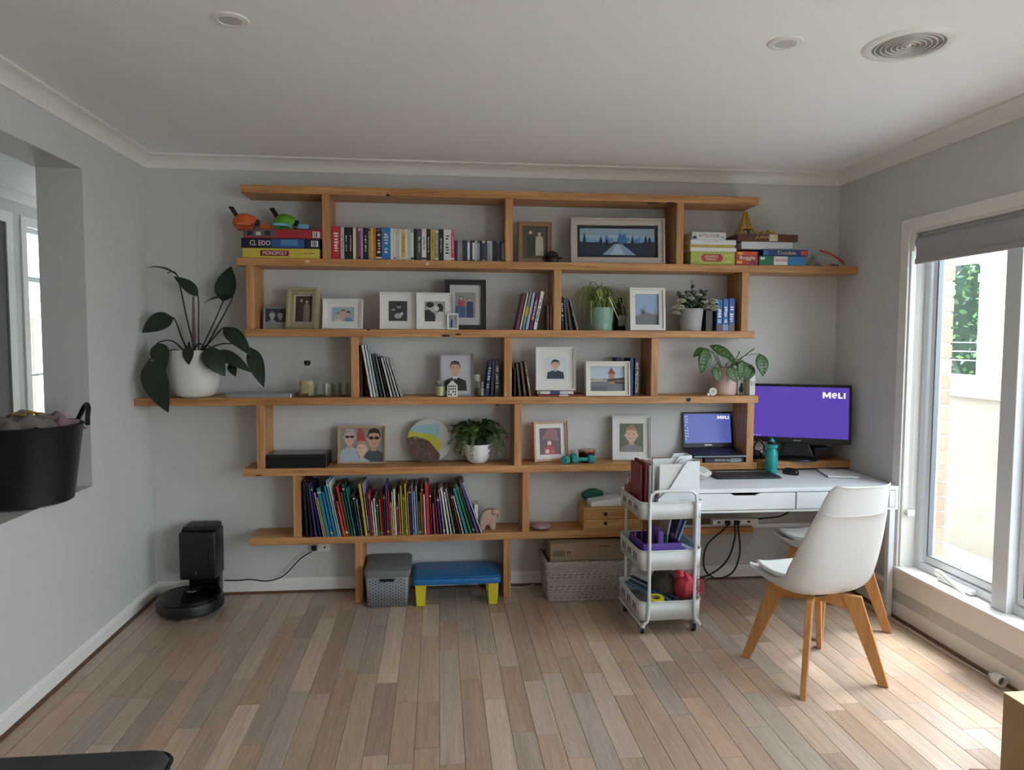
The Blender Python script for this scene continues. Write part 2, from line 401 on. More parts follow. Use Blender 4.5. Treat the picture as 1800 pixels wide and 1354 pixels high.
# crank handle on the sill
hd = MB().box(fx0 - .035, fx0 + .002, -1.235, -.985, WZ0 + .004, WZ0 + .03).build('winder_base', alu, wn, bevel=.006)
MB().tube(spline([(fx0 - .03, -1.0, WZ0 + .03), (fx0 - .05, -1.0, WZ0 + .055), (fx0 - .065, -1.06, WZ0 + .062), (fx0 - .075, -1.14, WZ0 + .045), (fx0 - .08, -1.21, WZ0 + .026), (fx0 - .08, -1.245, WZ0 + .022)], 6),
          [.013 - .004 * i / 30 for i in range(31)], 8).build('crank_handle', white_trim, hd, smooth=True)
# unseen glass doors beside the camera, added to brighten the room
wr = thing('added_window_2', 'unseen wide glass doors added along the window wall for daylight', 'window'); wr['kind'] = 'structure'; del wr['category']
mb = MB().box(fx0, fx1, DY_1 + .06, DY_0 - .06, 0, .06).box(fx0, fx1, DY_1 + .06, DY_0 - .06, 2.13, 2.19)
for q in (DY_1, (DY_0 + DY_1) / 2 - .03, DY_0 - .06): mb.box(fx0, fx1, q, q + .06, 0, 2.19)
mb.build('added_door_frame', alu, wr); MB().box(fx0 + .034, fx0 + .039, DY_1, DY_0, .03, 2.16).build('pane', glass, wr)
# hallway: window, door frame
wh = thing('window_3', 'narrow hallway window with white frame', 'window'); wh['kind'] = 'structure'; del wh['category']
mb = MB().box(-1.4, -1.385, hy0 - .07, hy0, 0, hz1 + .07).box(-1.4, -1.385, hy0, hy1, hz1, hz1 + .07).box(-1.4, -1.385, hy1, hy1 + .07, 0, hz1 + .07)
mb.build('architrave', white_trim, wh)
mb = MB().box(-1.5, -1.44, hy0, hy0 + .03, hz0, hz1).box(-1.5, -1.44, hy1 - .03, hy1, hz0, hz1).box(-1.5, -1.44, hy0 + .03, hy1 - .03, hz1 - .035, hz1).box(-1.5, -1.44, hy0 + .03, hy1 - .03, 2.02, 2.06).box(-1.5, -1.44, hy0 + .03, hy1 - .03, hz0, hz0 + .04).box(-1.5, -1.44, hy0 + .03, hy1 - .03, 1.28, 1.3)
mb.build('window_frame', alu, wh); MB().box(-1.475, -1.47, hy0, hy1, hz0, hz1).build('pane', glass, wh)
d1 = thing('door_1', 'white hallway door with broad frame', 'door'); d1['kind'] = 'structure'; del d1['category']
MB().box(-1.4, -1.38, 1.08, 1.165, 0, 2.5).box(-1.4, -1.38, .2, .285, 0, 2.5).box(-1.4, -1.38, .285, 1.08, 2.42, 2.5).build('architrave', white_trim, d1)
MB().box(-1.397, -1.392, .285, 1.08, 0, 2.42).build('door_leaf', M('dark_stained_door', '#55524c', .5), d1)
hl = struct(MB().box(-1.4, -.215, 2.4, 2.46, H - .25, H).build('trim_5', wall_c), 'dropped bulkhead across the hallway ceiling')
# ---------------- outdoors
render_c = M('beige_render', '#8f8779', .85, var=.06, scale=3, bump=.2, bscale=90)
struct(MB().box(4.5, 30, -14, 16, -.25, -.12).build('ground', M('garden_paving', '#cfcfcb', .9, var=.12, scale=3)), 'garden ground outside')
struct(MB().box(-12, -1.6, -14, 16, -.25, -.12).build('ground', M('garden_paving', '#cfcfcb', .9)), 'side yard ground outside the hallway')
struct(MB().box(-2, 6, -20, -6.76, -.25, -.12).build('ground', M('garden_paving', '#cfcfcb', .9)), 'terrace ground behind the rear wall')
fw = thing('garden_wall', 'pale beige rendered garden wall outside the window', 'wall', (0, 0, 0))
MB().box(6.0, 6.2, -6, 7, -.12, 1.13).build('wall_body', render_c, fw)
MB().box(5.97, 6.23, -6, 7, 1.13, 1.30).build('capping', M('pale_capping', '#969083', .8), fw, bevel=.006)
def vpost(x, y, r, ztop, name, label, cat):
    return tag(MB().box(x - r, x + r, y - r, y + r, 1.30, ztop).build(name, M('white_exterior_paint', '#cfd0ce', .5), bevel=.006), label, cat)
vpost(6.09, .545, .085, 3.0, 'veranda_post', 'square white veranda post rising from the garden wall', 'post')
dp = thing('downpipe', 'round white downpipe with elbow in front of green trees', 'pipe', (6.1, .79, 1.30))
wx = M('white_exterior_paint', '#cfd0ce', .5)
MB().tube([(0, 0, 0), (0, 0, .75)], .082, 14).build('pipe_length', wx, dp, smooth=True)
MB().tube(spline([(0, 0, .75), (0, .0, .88), (0, .06, .97), (0, .2, 1.0)], 5) + [Vector((0, 1.6, 1.02))], .082, 14).build('elbow', wx, dp, smooth=True)
MB().lathe([(.082, 0), (.096, 0), (.096, .06), (.082, .06)], 14, (0, 0, .76)).build('collar', wx, dp)
# brick jamb beside the window, each brick with recessed mortar
bw = thing('brick_pier', 'narrow brick jamb seen through the glass left of the garden wall', 'brickwork', (0, 0, 0))
MB().box(4.525, 4.622, WY0 + .012 - .0, .1, -.12, 2.6).build('mortar', M('sandy_mortar', '#cfc4b0', .9, bump=.3), bw)
rb = random.Random(5); bm_ = [M('brick_red_%d' % k, c, .85, var=.18, scale=60, bump=.4) for k, c in enumerate(('#b08a74', '#a27d68', '#bb957d', '#a98470'))]
for k in range(29):
    z = .0 + k * .0875; me = MB().box(4.530, 4.627, WY0 + .0, WY0 + .22 - .002, z, z + .076)
    o = me.build('brick', bm_[rb.randrange(4)], bw, bevel=.003, seg=1)
    o.location = (0, rb.uniform(-.002, .002), 0)
# trees beyond the wall
def tree(name, label, c, hgt, rad, n, cols, seed, zc):
    r = random.Random(seed); t = thing(name, label, 'tree', c, group='trees beyond the garden wall')
    MB().tube(spline([(0, 0, 0), (.1, .05, hgt * .4), (-.05, .1, hgt * .75)], 5), .11, 7).build('trunk', M('tree_bark', '#5a4a3a', .9), t)
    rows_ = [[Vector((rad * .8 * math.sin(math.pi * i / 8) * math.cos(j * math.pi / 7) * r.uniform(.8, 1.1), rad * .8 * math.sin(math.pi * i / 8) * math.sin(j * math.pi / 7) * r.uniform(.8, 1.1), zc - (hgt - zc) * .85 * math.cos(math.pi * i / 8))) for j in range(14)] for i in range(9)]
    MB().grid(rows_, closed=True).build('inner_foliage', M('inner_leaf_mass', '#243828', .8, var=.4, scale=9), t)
    for ci, cc in enumerate(cols):
        mb = MB()
        for i in range(n // len(cols)):
            while True:
                p = Vector((r.uniform(-1, 1), r.uniform(-1, 1), r.uniform(-1, 1)))
                if .35 < p.length < 1: break
            p = Vector((p.x * rad, p.y * rad, zc + p.z * (hgt - zc)))
            s = r.uniform(.05, .12); d = Vector((r.uniform(-1, 1), r.uniform(-1, 1), r.uniform(-1, .4))).normalized()
            q = d.cross(Vector((r.uniform(-1, 1), r.uniform(-1, 1), r.uniform(-1, 1)))).normalized()
            mb.add([p, p + d * s * .5 + q * s * .28, p + d * s, p + d * s * .5 - q * s * .28], [(0, 1, 2, 3)])
        o = mb.build('foliage', M('leaf_green_%d' % ci, cc, .6, var=.25, scale=2), t); o['kind'] = 'stuff'
gs = ['#3a5a38', '#4f7044', '#2c482f', '#647f52']
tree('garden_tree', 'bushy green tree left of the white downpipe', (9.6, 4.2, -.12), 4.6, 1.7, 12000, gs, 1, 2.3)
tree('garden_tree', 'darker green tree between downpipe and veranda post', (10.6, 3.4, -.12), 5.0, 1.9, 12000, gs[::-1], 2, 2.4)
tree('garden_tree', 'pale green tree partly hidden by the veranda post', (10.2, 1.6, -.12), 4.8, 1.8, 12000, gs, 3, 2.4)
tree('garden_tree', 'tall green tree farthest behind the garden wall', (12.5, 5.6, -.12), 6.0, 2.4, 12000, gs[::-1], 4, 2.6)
for k in range(3):
    tag(MB().tube([(7.6, -4, 1.37 + k * .1), (7.6, 8, 1.37 + k * .1)], .006, 5).build('fence_wire', M('fence_wire', '#c9ced0', .4, .5)), 'thin horizontal fence wire behind the garden wall, %s of three' % ('lowest', 'middle', 'top')[k], 'wire')
# timber paling fence outside the hallway window
pf = thing('paling_fence', 'brown timber paling fence outside the hallway window', 'fence', (-3.2, 0, 0))
for k in range(30):
    yy = 1.6 + k * .11
    MB().box(-.012, .012, yy, yy + .1, -.12, 1.85 + .03 * rb.random()).build('paling', wood('weathered_paling', '#5f4a3c', '#8a705e', 'z', .8), pf)
MB().box(-.05, -.012, 1.5, 5, 1.4, 1.48).build('rail', wood('weathered_paling', '#5f4a3c', '#8a705e', 'z', .8), pf)
# ---------------- ceiling fittings
def downlight(p, label):
    t = thing('downlight', label, 'light', (p[0], p[1], H), group='ceiling downlights')
    MB().lathe([(.036, -.002), (.040, -.007), (.060, -.005), (.064, 0)], 32).build('rim', white_trim, t, smooth=True)
    MB().lathe([(.0001, -.004), (.037, -.004)], 32).build('diffuser', M('downlight_diffuser', '#c6c4bf', .4), t)
downlight((1.036, -1.934), 'round ceiling downlight nearest the pass-through wall')
downlight((2.994, -1.958), 'round ceiling downlight beside the air vent')
t = thing('ceiling_vent', 'round white ceiling air vent with concentric rings', 'vent', (3.45, -1.99, H))
MB().lathe([(.121, -.003), (.123, -.008), (.128, -.009), (.150, -.006), (.158, 0)], 56).build('rim', white_trim, t, smooth=True)
MB().lathe([(.0001, -.003), (.122, -.003)], 48).build('backing_plate', M('vent_grey_plate', '#7f7a75', .7), t)
for k in range(6):
    r0 = .020 + k * .0178
    MB().lathe([(r0, -.003), (r0, -.0075), (r0 + .0024, -.008), (r0 + .0034, -.003)], 48).build('ring', white_trim, t, smooth=True)
MB().lathe([(.0001, -.009), (.007, -.008), (.010, -.003)], 20).build('hub', white_trim, t, smooth=True)
# ---------------- roller blind on the window
t = thing('roller_blind', 'grey double roller blind rolled up at the top of the window', 'blind', (W + .04, 0, 0))
bl = M('grey_blind_fabric', '#a5a4a6', .8, var=.03, scale=80)
MB().tube([(-.005, WY0 - .03, WZ1 - .065), (-.005, WY1 + .03, WZ1 - .065)], .034, 16).build('fabric_roll', bl, t, smooth=True)
MB().tube([(.012, WY0 - .03, WZ1 - .022), (.012, WY1 + .03, WZ1 - .022)], .014, 12).build('sheer_roll', M('white_blind_fabric', '#e3e3e2', .7), t, smooth=True)
MB().box(-.038, -.036, WY1 + .04, WY0 - .045, WZ1 - .165, WZ1 - .06).build('blind_fabric', bl, t)
MB().box(-.046, -.026, WY1 + .04, WY0 - .045, WZ1 - .185, WZ1 - .155).build('bottom_rail', bl, t, bevel=.004)
MB().box(-.04, .03, WY0 - .03, WY0 - .012, WZ1 - .11, WZ1 - .012).build('bracket', white_trim, t, bevel=.004)
for dx in (-.022, .012):
    ch = MB()
    ch.tube([(dx, WY0 - .035, WZ1 - .07), (dx, WY0 - .035, .62)], .0022, 6)
    ch.build('chain', M('blind_chain', '#d5d5d3', .4), t)
MB().box(-.028, .018, WY0 - .045, WY0 - .02, .595, .63).build('chain_weight', white_trim, t, bevel=.005)
# ================================================================ wall shelf
SD = .235; ZB = {1: 2.460, 2: 2.047, 3: 1.640, 4: 1.238, 5: .820, 6: .408}; TH = .045
pine_x = wood('pine_board', '#955f30', '#cd9862', 'x', .45, scale=.9)
pine_z = wood('pine_upright', '#996437', '#ce9b66', 'z', .45, scale=.9)
knot_m = M('dark_knot', '#2a160a', .7, var=.3, scale=200); chip_m = M('bare_chip', '#d8c4a0', .7)
sh = thing('wall_shelf', 'staggered honey pine wall shelving of thick boards and short uprights', 'shelf', (0, 0, 0))
rs = random.Random(3)
def board(k, x0, x1, d=SD):
    return MB().box(x0, x1, -d, -.001, ZB[k] - TH, ZB[k]).build('shelf_board', pine_x, sh, bevel=.003)
b1 = board(1, .614, 3.698); b2 = board(2, .586, W - .002); b3 = board(3, .622, 3.689); b4 = board(4, .003, 3.724); b5 = board(5, .594, 3.727); b6 = board(6, .628, 3.711)
board(5, 3.735, W - .004, .225)
for k, xs in {1: (1.067, 2.132, 3.178), 2: (.633, 2.426, 3.600), 3: (1.222, 2.128, 3.033), 4: (.676, 2.191, 3.654), 5: (.879, 2.242), 6: (1.236, 2.128)}.items():
    z0 = ZB[k + 1] if k < 6 else 0
    for x in xs:
        MB().box(x, x + .046, -SD + .002, -.001, z0, ZB[k] - TH).build('upright', pine_z, sh, bevel=.003)
def knot(u, v, ru, rv, m=knot_m):
    p = P(u, v, -SD); e = MB()
    pts = [(p.x + ru * math.cos(a * math.pi / 5) * rs.uniform(.75, 1.1), p.z + rv * math.sin(a * math.pi / 5) * rs.uniform(.75, 1.1)) for a in range(10)]
    e.prism(pts, -SD - .0006, -SD + .001).build('knot' if m is knot_m else 'chip', m, sh)
for q in ((682, 343, .012, .008), (1150, 357, .05, .005), (1180, 357, .03, .006), (648, 580, .012, .006), (783, 590, .03, .008), (805, 588, .02, .006), (1210, 703, .018, .014), (1385, 352, .0, .0), (455, 836, .02, .004), (875, 712, .02, .004)):
    if q[2]: knot(*q)
for q in ((541, 460, .012, .009), (751, 464, .010, .009), (682, 464, .005, .004)): knot(*q, m=chip_m)

# ================================================================ books, cases, game boxes
def slab(name, label, cat, x, y, z, t, h, d, c, lean=0.0, rz=0.0, group=None, bands=(), title=None, tcol='#ffffff', pages='#d9d2c0', tw=.62, th=.6, tz=.5, soft=False, tname='spine_lettering', soff=0):
    """upright book: cover (spine towards -y), page block, optional spine bands and lettering"""
    bt = min(.0025, t * .2)
    if pages:
        mb = MB().box(0, t, 0, .002, 0, h).box(0, bt, 0, d, 0, h).box(t - bt, t, 0, d, 0, h)
    else:
        mb = MB().box(0, t, 0, d, 0, h)
    key = c if isinstance(c, str) else '%02x%02x%02x' % tuple(int(255 * q) for q in c)
    o = mb.build(name, M('cover_' + key, c, .4 if not soft else .55, var=.12, scale=40), bevel=0 if pages else min(.001, t * .1), seg=1)
    tag(o, label, cat, group)
    o.location = (x, y, z + (t * math.sin(lean) if lean > 0 else 0)); o.rotation_euler = (0, lean, rz)
    if pages: MB().box(bt, t - bt, .002, d - .002, .002, h - .003).build('pages', M('page_block_' + pages, pages, .9, var=.08, scale=200, stretch=(20, 1, 1)), o)
    if bands:
        mb = MB()
        for bi_, (z0, z1, cc) in enumerate(bands): mb.box(.0002, t - .0002, -.0003 - .0001 * bi_, .001, h * z0, h * z1, ink=cc)
        mb.build('spine_print', print_mat(), o)['kind'] = 'stuff'
    if title and title[0] == '~': marks(o, t / 2, h * tz, t * th, h * tw, tcol, -.0006, True, int(title[1:]), len(label))
    elif title: lettering(title, o, t / 2, h * tz, t * th, h * tw, tcol, -.0008, True, tname)
    return o
ORD = ['first', 'second', 'third', 'fourth', 'fifth', 'sixth', 'seventh', 'eighth', 'ninth', 'tenth', 'eleventh', 'twelfth', 'thirteenth', 'fourteenth', 'fifteenth', 'sixteenth', 'seventeenth', 'eighteenth', 'nineteenth', 'twentieth']
def nth(i):
    if i < 20: return ORD[i]
    s = str(i + 1); return s + {'1': 'st', '2': 'nd', '3': 'rd'}.get(s[-1] if s[-2:] not in ('11', '12', '13') else '', 'th')
COL = {'black': '#17171a', 'white': '#d6d4cf', 'cream': '#d8cfae', 'red': '#b52f35', 'dark red': '#6e2028', 'maroon': '#551f2c', 'pink': '#c4456a', 'orange': '#c2673a', 'yellow': '#c9ad35', 'gold': '#b79a3c', 'green': '#2f7a4a', 'dark green': '#1f4a3c', 'teal': '#2a7f8c', 'blue': '#2c74b0', 'light blue': '#7fb0cc', 'navy': '#232c55', 'purple': '#57407f', 'lilac': '#a48fb8', 'grey': '#8a8a88', 'dark grey': '#45464a', 'brown': '#6b4a38', 'olive': '#8b8438', 'tan': '#a98a62', 'silver': '#b5b8ba', 'magenta': '#93366f'}
# ---- DVD row on the top shelf
def X(u, v, y): return P(u, v, y).x
zt = ZB[2]; yd = -.205
dv = [('red', 16, .192), ('silver', 6, .188), ('black', 7, .187), ('black', 8, .187), ('cream', 5, .186), ('brown', 4, .186), ('magenta', 4, .186), ('lilac', 4, .186), ('black', 9, .186), ('tan', 4, .186), ('yellow', 5, .186), ('orange', 4, .184), ('black', 10, .187), ('blue', 15, .190), ('white', 5, .186), ('cream', 5, .184), ('silver', 5, .184), ('white', 4, .184), ('yellow', 6, .184), ('white', 5, .184), ('silver', 5, .182), ('white', 5, .184), ('black', 5, .186), ('dark grey', 9, .186), ('white', 8, .187), ('black', 7, .186), ('gold', 8, .184), ('grey', 6, .184), ('black', 9, .186), ('white', 13, .186), ('pink', 6, .186)]
tot = sum(q[1] for q in dv); x = X(582.5, 455, yd); xe = X(799, 455, yd); kx = (xe - x) / tot; rd = random.Random(21)
for i, (cn, w, h) in enumerate(dv):
    alt = rd.choice(['#c9c4b6', '#22242a', '#8a8680', '#5a5650'])
    bands = ((.90, .97, alt), (.04, .10, rd.choice(['#d9d4c4', '#22242a', '#888888'])))
    if i % 3 or i in (0, 13): bands = ()
    o = slab('dvd_case', '%s film case, %s from the left in the disc row' % (cn, nth(i)), 'dvd case', x, yd, zt, w * kx - .0006, h, .135, COL[cn], group='film cases on the top shelf', pages=None, bands=bands,
             title='&' if False else None)
    if w > 5: marks(o, w * kx / 2, h * .5, w * kx * (.55 if w > 9 else .35), h * (.62 if w > 9 else .5), '#d6d3ca' if cn not in ('white', 'silver', 'cream', 'yellow', 'gold') else '#3a3836', -.0006, True, 7 if w > 9 else 12, i)
    x += w * kx
xs, xe = X(800, 458, yd + .02), X(886.5, 459, yd + .02); n = 20; wcd = (xe - xs) / n
for i in range(n):
    cn = rd.choice(['black', 'dark grey', 'silver', 'navy', 'white', 'black', 'maroon', 'grey']) if i not in (4, 9) else ('navy', 'maroon')[i == 9]
    slab('cd_case', '%s jewel case, %s from the left in the low disc row' % (cn, nth(i)), 'cd case', xs + i * wcd, yd + .02, zt, wcd - .0008, .125 + rd.uniform(-.001, .002), .14, COL[cn], group='music cases on the top shelf', pages=None, bands=((.1, .9, rd.choice(['#d5d5d2', '#333338', '#8d98a8', '#b8a890'])),) if i % 2 else ())
# ---- board game boxes
def gbox(label, x0, x1, z0, z1, y, d, c, title=None, tcol='#fff', tb=(.5, .5, .5, .5), prints=(), rz=0, lid=None, name='game_box', shear=0):
    w, h = x1 - x0, z1 - z0; o = thing(name, label, 'game box', (x0, y, z0), (0, 0, rz), 'board games on the top shelf')
    key = c.lstrip('#')
    lh = lid if lid is not None else .72
    MB().box(.001, w - .001, .001, d - .001, 0, h * .6).build('box_base', M('card_' + key + '_base', [q * .8 for q in lin(c)], .5), o, bevel=.001, seg=1)
    MB().box(0, w, 0, d, h * (1 - lh), h).build('lid', M('card_' + key, c, .4, var=.08, scale=25), o, bevel=.0012, seg=1)
    if prints:
        mb = MB()
        for pi_, (a0, a1, c0, c1, cc) in enumerate(prints): mb.box(w * a0, w * a1, -.0003 - .00012 * pi_, .0009 - .00003 * pi_, h * c0, h * c1, ink=cc)
        mb.build('front_print', print_mat(), o)['kind'] = 'stuff'
    if title: lettering(title, o, w * tb[0], h * tb[1], w * tb[2], h * tb[3], tcol, -.0018, name='title_lettering', shear=shear)
    return o
yb = -.232; g = lambda u, v: P(u, v, yb)
za, zb_, zc_, zd_ = ZB[2], ZB[2] + .056, ZB[2] + .112, ZB[2] + .166
o = gbox('yellow property trading game box with red title plate, lowest of three', g(426, 450).x, g(562, 450).x, za, zb_ - .0005, yb, .225, '#c8b544', 'MONOPOLY', '#f2ecdc', (.42, .5, .31, .40), ((.23, .60, .2, .78, '#7c1f24'),), lid=.95)
marks(o, .37, .028, .08, .007, '#4a4020', n=18)
o = gbox('dark navy detective game box with white title, middle of three', g(424, 430).x, g(562, 430).x, zb_, zc_ - .0005, yb - .002, .23, '#16192c', 'CL EDO', '#eef0f2', (.24, .52, .26, .52), ((.38, .80, .06, .94, '#2b4f86'), (.5, .72, .3, .9, '#4f7cb4'), (.89, .98, .2, .8, '#e2e2de'), (.905, .915, .25, .75, '#222222'), (.925, .94, .25, .75, '#222222'), (.95, .96, .25, .75, '#222222')), lid=.9)
lettering('U', o, (g(562, 430).x - g(424, 430).x) * .257, .03, .022, .03, '#b8323a', -.0019)
gbox('red game box under the foam toy planes', g(427, 410).x, g(566, 410).x, zc_, zd_ - .0005, yb + .004, .215, '#a02a34', None, '#e8d8d0', (.66, .25, .18, .2), ((.02, .40, .2, .92, '#5d5a58'), (.05, .12, .3, .8, '#26262a'), (.16, .22, .3, .7, '#c9c2b8'), (.27, .34, .3, .8, '#26262a'), (.88, .97, .15, .8, '#ddd8d2'), (.895, .905, .2, .75, '#222222'), (.92, .935, .2, .75, '#222222')), lid=.95)
y2 = -.232
g = lambda u, v: P(u, v, y2); z0 = ZB[2]
z1 = z0 + .078; z2 = z1 + .026; z3 = z2 + .015; z4 = z3 + .031
gbox('lime green patterned game box with red starburst title', g(1214, 460).x, g(1292, 460).x, z0, z1 - .0005, y2, .2, '#a9b052', 'HEARING', '#e8e0b0', (.47, .64, .30, .2), ((.28, .68, .22, .82, '#a8323a'), (.24, .72, .35, .7, '#a8323a'), (.05, .2, .1, .25, '#8f9a3c'), (.75, .95, .6, .8, '#c4c870'), (.78, .92, .15, .3, '#c4c870')), lid=.9)
lettering('THINGS', bpy.data.objects[[q.name for q in bpy.data.objects if q.name.startswith('game_box')][-1]], .126, .031, .072, .015, '#e8e0b0', -.0018)
gbox('plain white game box resting on the lime green box', g(1213, 450).x, g(1294, 450).x, z1, z2 - .0005, y2 - .002, .21, '#dcdcd8', lid=.95)
gbox('thin mustard game box between two white boxes', g(1212, 430).x, g(1292, 430).x, z2, z3 - .0005, y2, .2, '#b89f3a', lid=.95)
gbox('white game box with fine blue line above the mustard box', g(1214, 425).x, g(1294, 425).x, z3, z4 - .0005, y2 - .002, .21, '#d9dadb', None, lid=.95)
marks(bpy.data.objects[[q.name for q in bpy.data.objects if q.name.startswith('game_box')][-1]], .125, .019, .10, .004, '#5a6a8a', n=16)
gbox('small white quiz game box on top of the left game stack', g(1217, 411).x, g(1276, 411).x, z4, z4 + .045, y2, .17, '#dcdad8', 'BATTLE of SEXES', '#6b2a3a', (.5, .55, .62, .42), ((.02, .13, .1, .5, '#3a3f78'), (.86, .97, .15, .5, '#9aa2c0'), (.03, .12, .6, .9, '#b9bcc8')), lid=.9)
gbox('small red and orange word game box with white title', g(1293, 455).x, g(1332, 455).x, z0, z0 + .083, y2 - .003, .15, '#a63a30', 'Boggle', '#f0f0ea', (.52, .5, .7, .34), ((.05, .95, .75, .95, '#c9582f'), (.05, .3, .1, .3, '#d9a03a'), (.6, .95, .08, .3, '#7f2340'), (.1, .3, .75, .92, '#e0b040')), lid=.95)
gbox('green white and blue party game box at the front right', g(1334, 460).x, g(1414, 460).x, z0, z0 + .058, y2 - .003, .2, '#1f6b4a', 'Twister', '#b03a34', (.47, .6, .38, .42), ((.32, .62, .05, .95, '#d8d8d4'), (.62, .99, .05, .95, '#2a78b8'), (.03, .12, .6, .85, '#cfd8cf')), lid=.9)
gbox('dark blue game box lying on the green and blue box', g(1341, 445).x, g(1420, 445).x, z0 + .058, z0 + .098, y2 - .001, .2, '#24407c', 'Trouble', '#e2c878', (.52, .5, .42, .55), ((.02, .12, .2, .8, '#3f6fb0'), (.84, .98, .15, .85, '#b8543a')), lid=.9)
gbox('long white game box under the brown adventure game', g(1305, 432).x, g(1395, 432).x, z0 + .0985, z0 + .146, y2 + .012, .19, '#cfd2d4', None, lid=.9)
o = gbox('dark brown adventure game box with gold lettering', g(1297, 417).x, g(1403, 417).x, z0 + .1465, z0 + .19, y2, .21, '#5a3226', 'JUMANJI', '#d8b860', (.46, .5, .36, .5), ((.52, .66, .05, .95, '#d9d4c8'), (.60, .66, .4, .95, '#c8beb0')), lid=.95, shear=.2)
# ---- gold landmark models on the games
gold = M('yellow_gold_card', '#c79f3c', .5, var=.1)
t = thing('tower_model', 'gold lattice tower model standing behind the game boxes', 'model', P(1308, 415, -.10).to_tuple()); t.location.z = z0 + .19 + .0005; t.location.y = -.115; 
mb = MB()
for sx in (-1, 1):
    for sy in (-1, 1):
        mb.tube([(sx * .055, sy * .055, 0), (sx * .030, sy * .030, .05), (sx * .018, sy * .018, .10), (sx * .008, sy * .008, .15)], [.010, .008, .006, .004], 5)
mb.build('tower_legs', gold, t)
MB().box(-.065, .065, -.065, .065, 0, .006).build('base', gold, t); MB().box(-.040, .040, -.040, .040, .043, .05).build('platform', gold, t); MB().box(-.024, .024, -.024, .024, .095, .102).build('platform', gold, t)
mb = MB()
for k in range(6):
    zz = .055 + k * .016; w = .030 - k * .0038
    mb.box(-w, w, -w, -w + .003, zz, zz + .003).box(-w, w, w - .003, w, zz, zz + .003)
mb.build('lattice', gold, t); MB().lathe([(.009, .148), (.006, .156), (.0015, .162), (.0008, .172)], 8).build('spire', gold, t)
t = thing('landmark_model', 'low gold skyline model with small domes on the brown box', 'model', (P(1350, 410, -.12).x, -.12, z0 + .19 + .0005))
MB().box(-.075, .10, -.05, .05, 0, .012).build('base', gold, t, bevel=.002)
for xx, r, hh in ((-.04, .014, .02), (.0, .012, .03), (.035, .013, .022)):
    MB().lathe([(r, .012), (r, .012 + hh * .6), (r * .9, .012 + hh * .8), (r * .4, .012 + hh), (.001, .02 + hh)], 10, (xx, 0, 0)).build('dome', gold, t, smooth=True)
# ---- foam toy planes on the red box
def toy_plane(label, u, body, wing, yaw):
    t = thing('toy_plane', label, 'toy', (P(u, 400, -.15).x, -.15, zd_ + .0005), (0, 0, yaw), 'foam toy planes on the game boxes')
    bm_, wm = M('foam_' + body, body, .6), M('foam_' + wing, wing, .6); bk = M('black_foam', '#161616', .6)
    MB().lathe([(.001, -.07), (.03, -.055), (.048, -.02), (.05, .0), (.04, .03), (.022, .06), (.001, .075)], 14, M4=Matrix.Translation((0, 0, .05)) @ Matrix.Rotation(math.radians(80), 4, 'Y')).build('fuselage', bm_, t, smooth=True)
    MB().prism([(-.03, -.1), (.045, -.085), (.05, .085), (-.03, .1)], .018, .032, 'z').build('wing', wm, t, bevel=.005)
    MB().prism([(-.055, .08), (-.025, .075), (-.060, .135), (-.088, .132)], -.008, .008).build('tail_fin', bk, t, bevel=.003)
    MB().box(.055, .085, -.012, .012, .028, .062).build('nose_block', bk, t, bevel=.005)
    MB().box(.085, .15, -.018, .018, .008, .038).build('nose', wm, t, bevel=.006)
    MB().box(-.04, .05, -.03, .03, 0, .02).build('skid', bm_, t, bevel=.004)
toy_plane('orange foam toy plane with black tail fin', 430, '#d2622f', '#cf6a3a', 0.1)
toy_plane('lime green foam toy plane with blue wing', 500, '#5fa52c', '#7ab8cf', -.15)
# ---- zip bag of small toys at the end of the top shelf
t = thing('toy_bag', 'clear zip bag with red seal full of colourful game pieces', 'bag', (P(1450, 466, -.13).x, -.13, z0), (0, 0, -.1))
rows = []
for k in range(9):
    a = k / 8; hh = .004 + .055 * math.sin(math.pi * min(1, a * 1.25) ** .8) if a < .8 else .004 + .03 * (1 - a)
    w = .075 - .02 * a
    rows.append([Vector((-.10 + .22 * a, w * math.cos(i * math.pi / 5), max(.001, (hh + .115 * max(0, .5 - abs(a - .15))) * math.sin(i * math.pi / 5) ** .7 if 0 < i < 5 else .001))) for i in range(6)])
MB().grid(rows).build('bag_film', M('clear_plastic_film', '#cfd6d8', .15, alpha=.35), t, smooth=True)
MB().tube(spline([(-.055, -.04, .105), (0, -.055, .085), (.07, -.055, .045), (.10, -.045, .02)], 5), .006, 6).build('zip_seal', M('red_seal', '#b5303c', .4), t, smooth=True)
rq = random.Random(4)
for k in range(26):
    c = rq.choice(['#2f6fae', '#c9b23a', '#2f8a5a', '#b8433a', '#3a4a7a', '#c98a3a']); a = rq.random()
    MB().box(-.012, .012, -.009, .009, 0, .012, M4=Matrix.Translation((-.085 + .17 * a, rq.uniform(-.04, .04), .004 + rq.random() * .06 * (1 - a))) @ Matrix.Rotation(rq.random() * 3, 4, 'X') @ Matrix.Rotation(rq.random() * 3, 4, 'Z')).build('game_piece', M('piece' + c, c, .4), t)
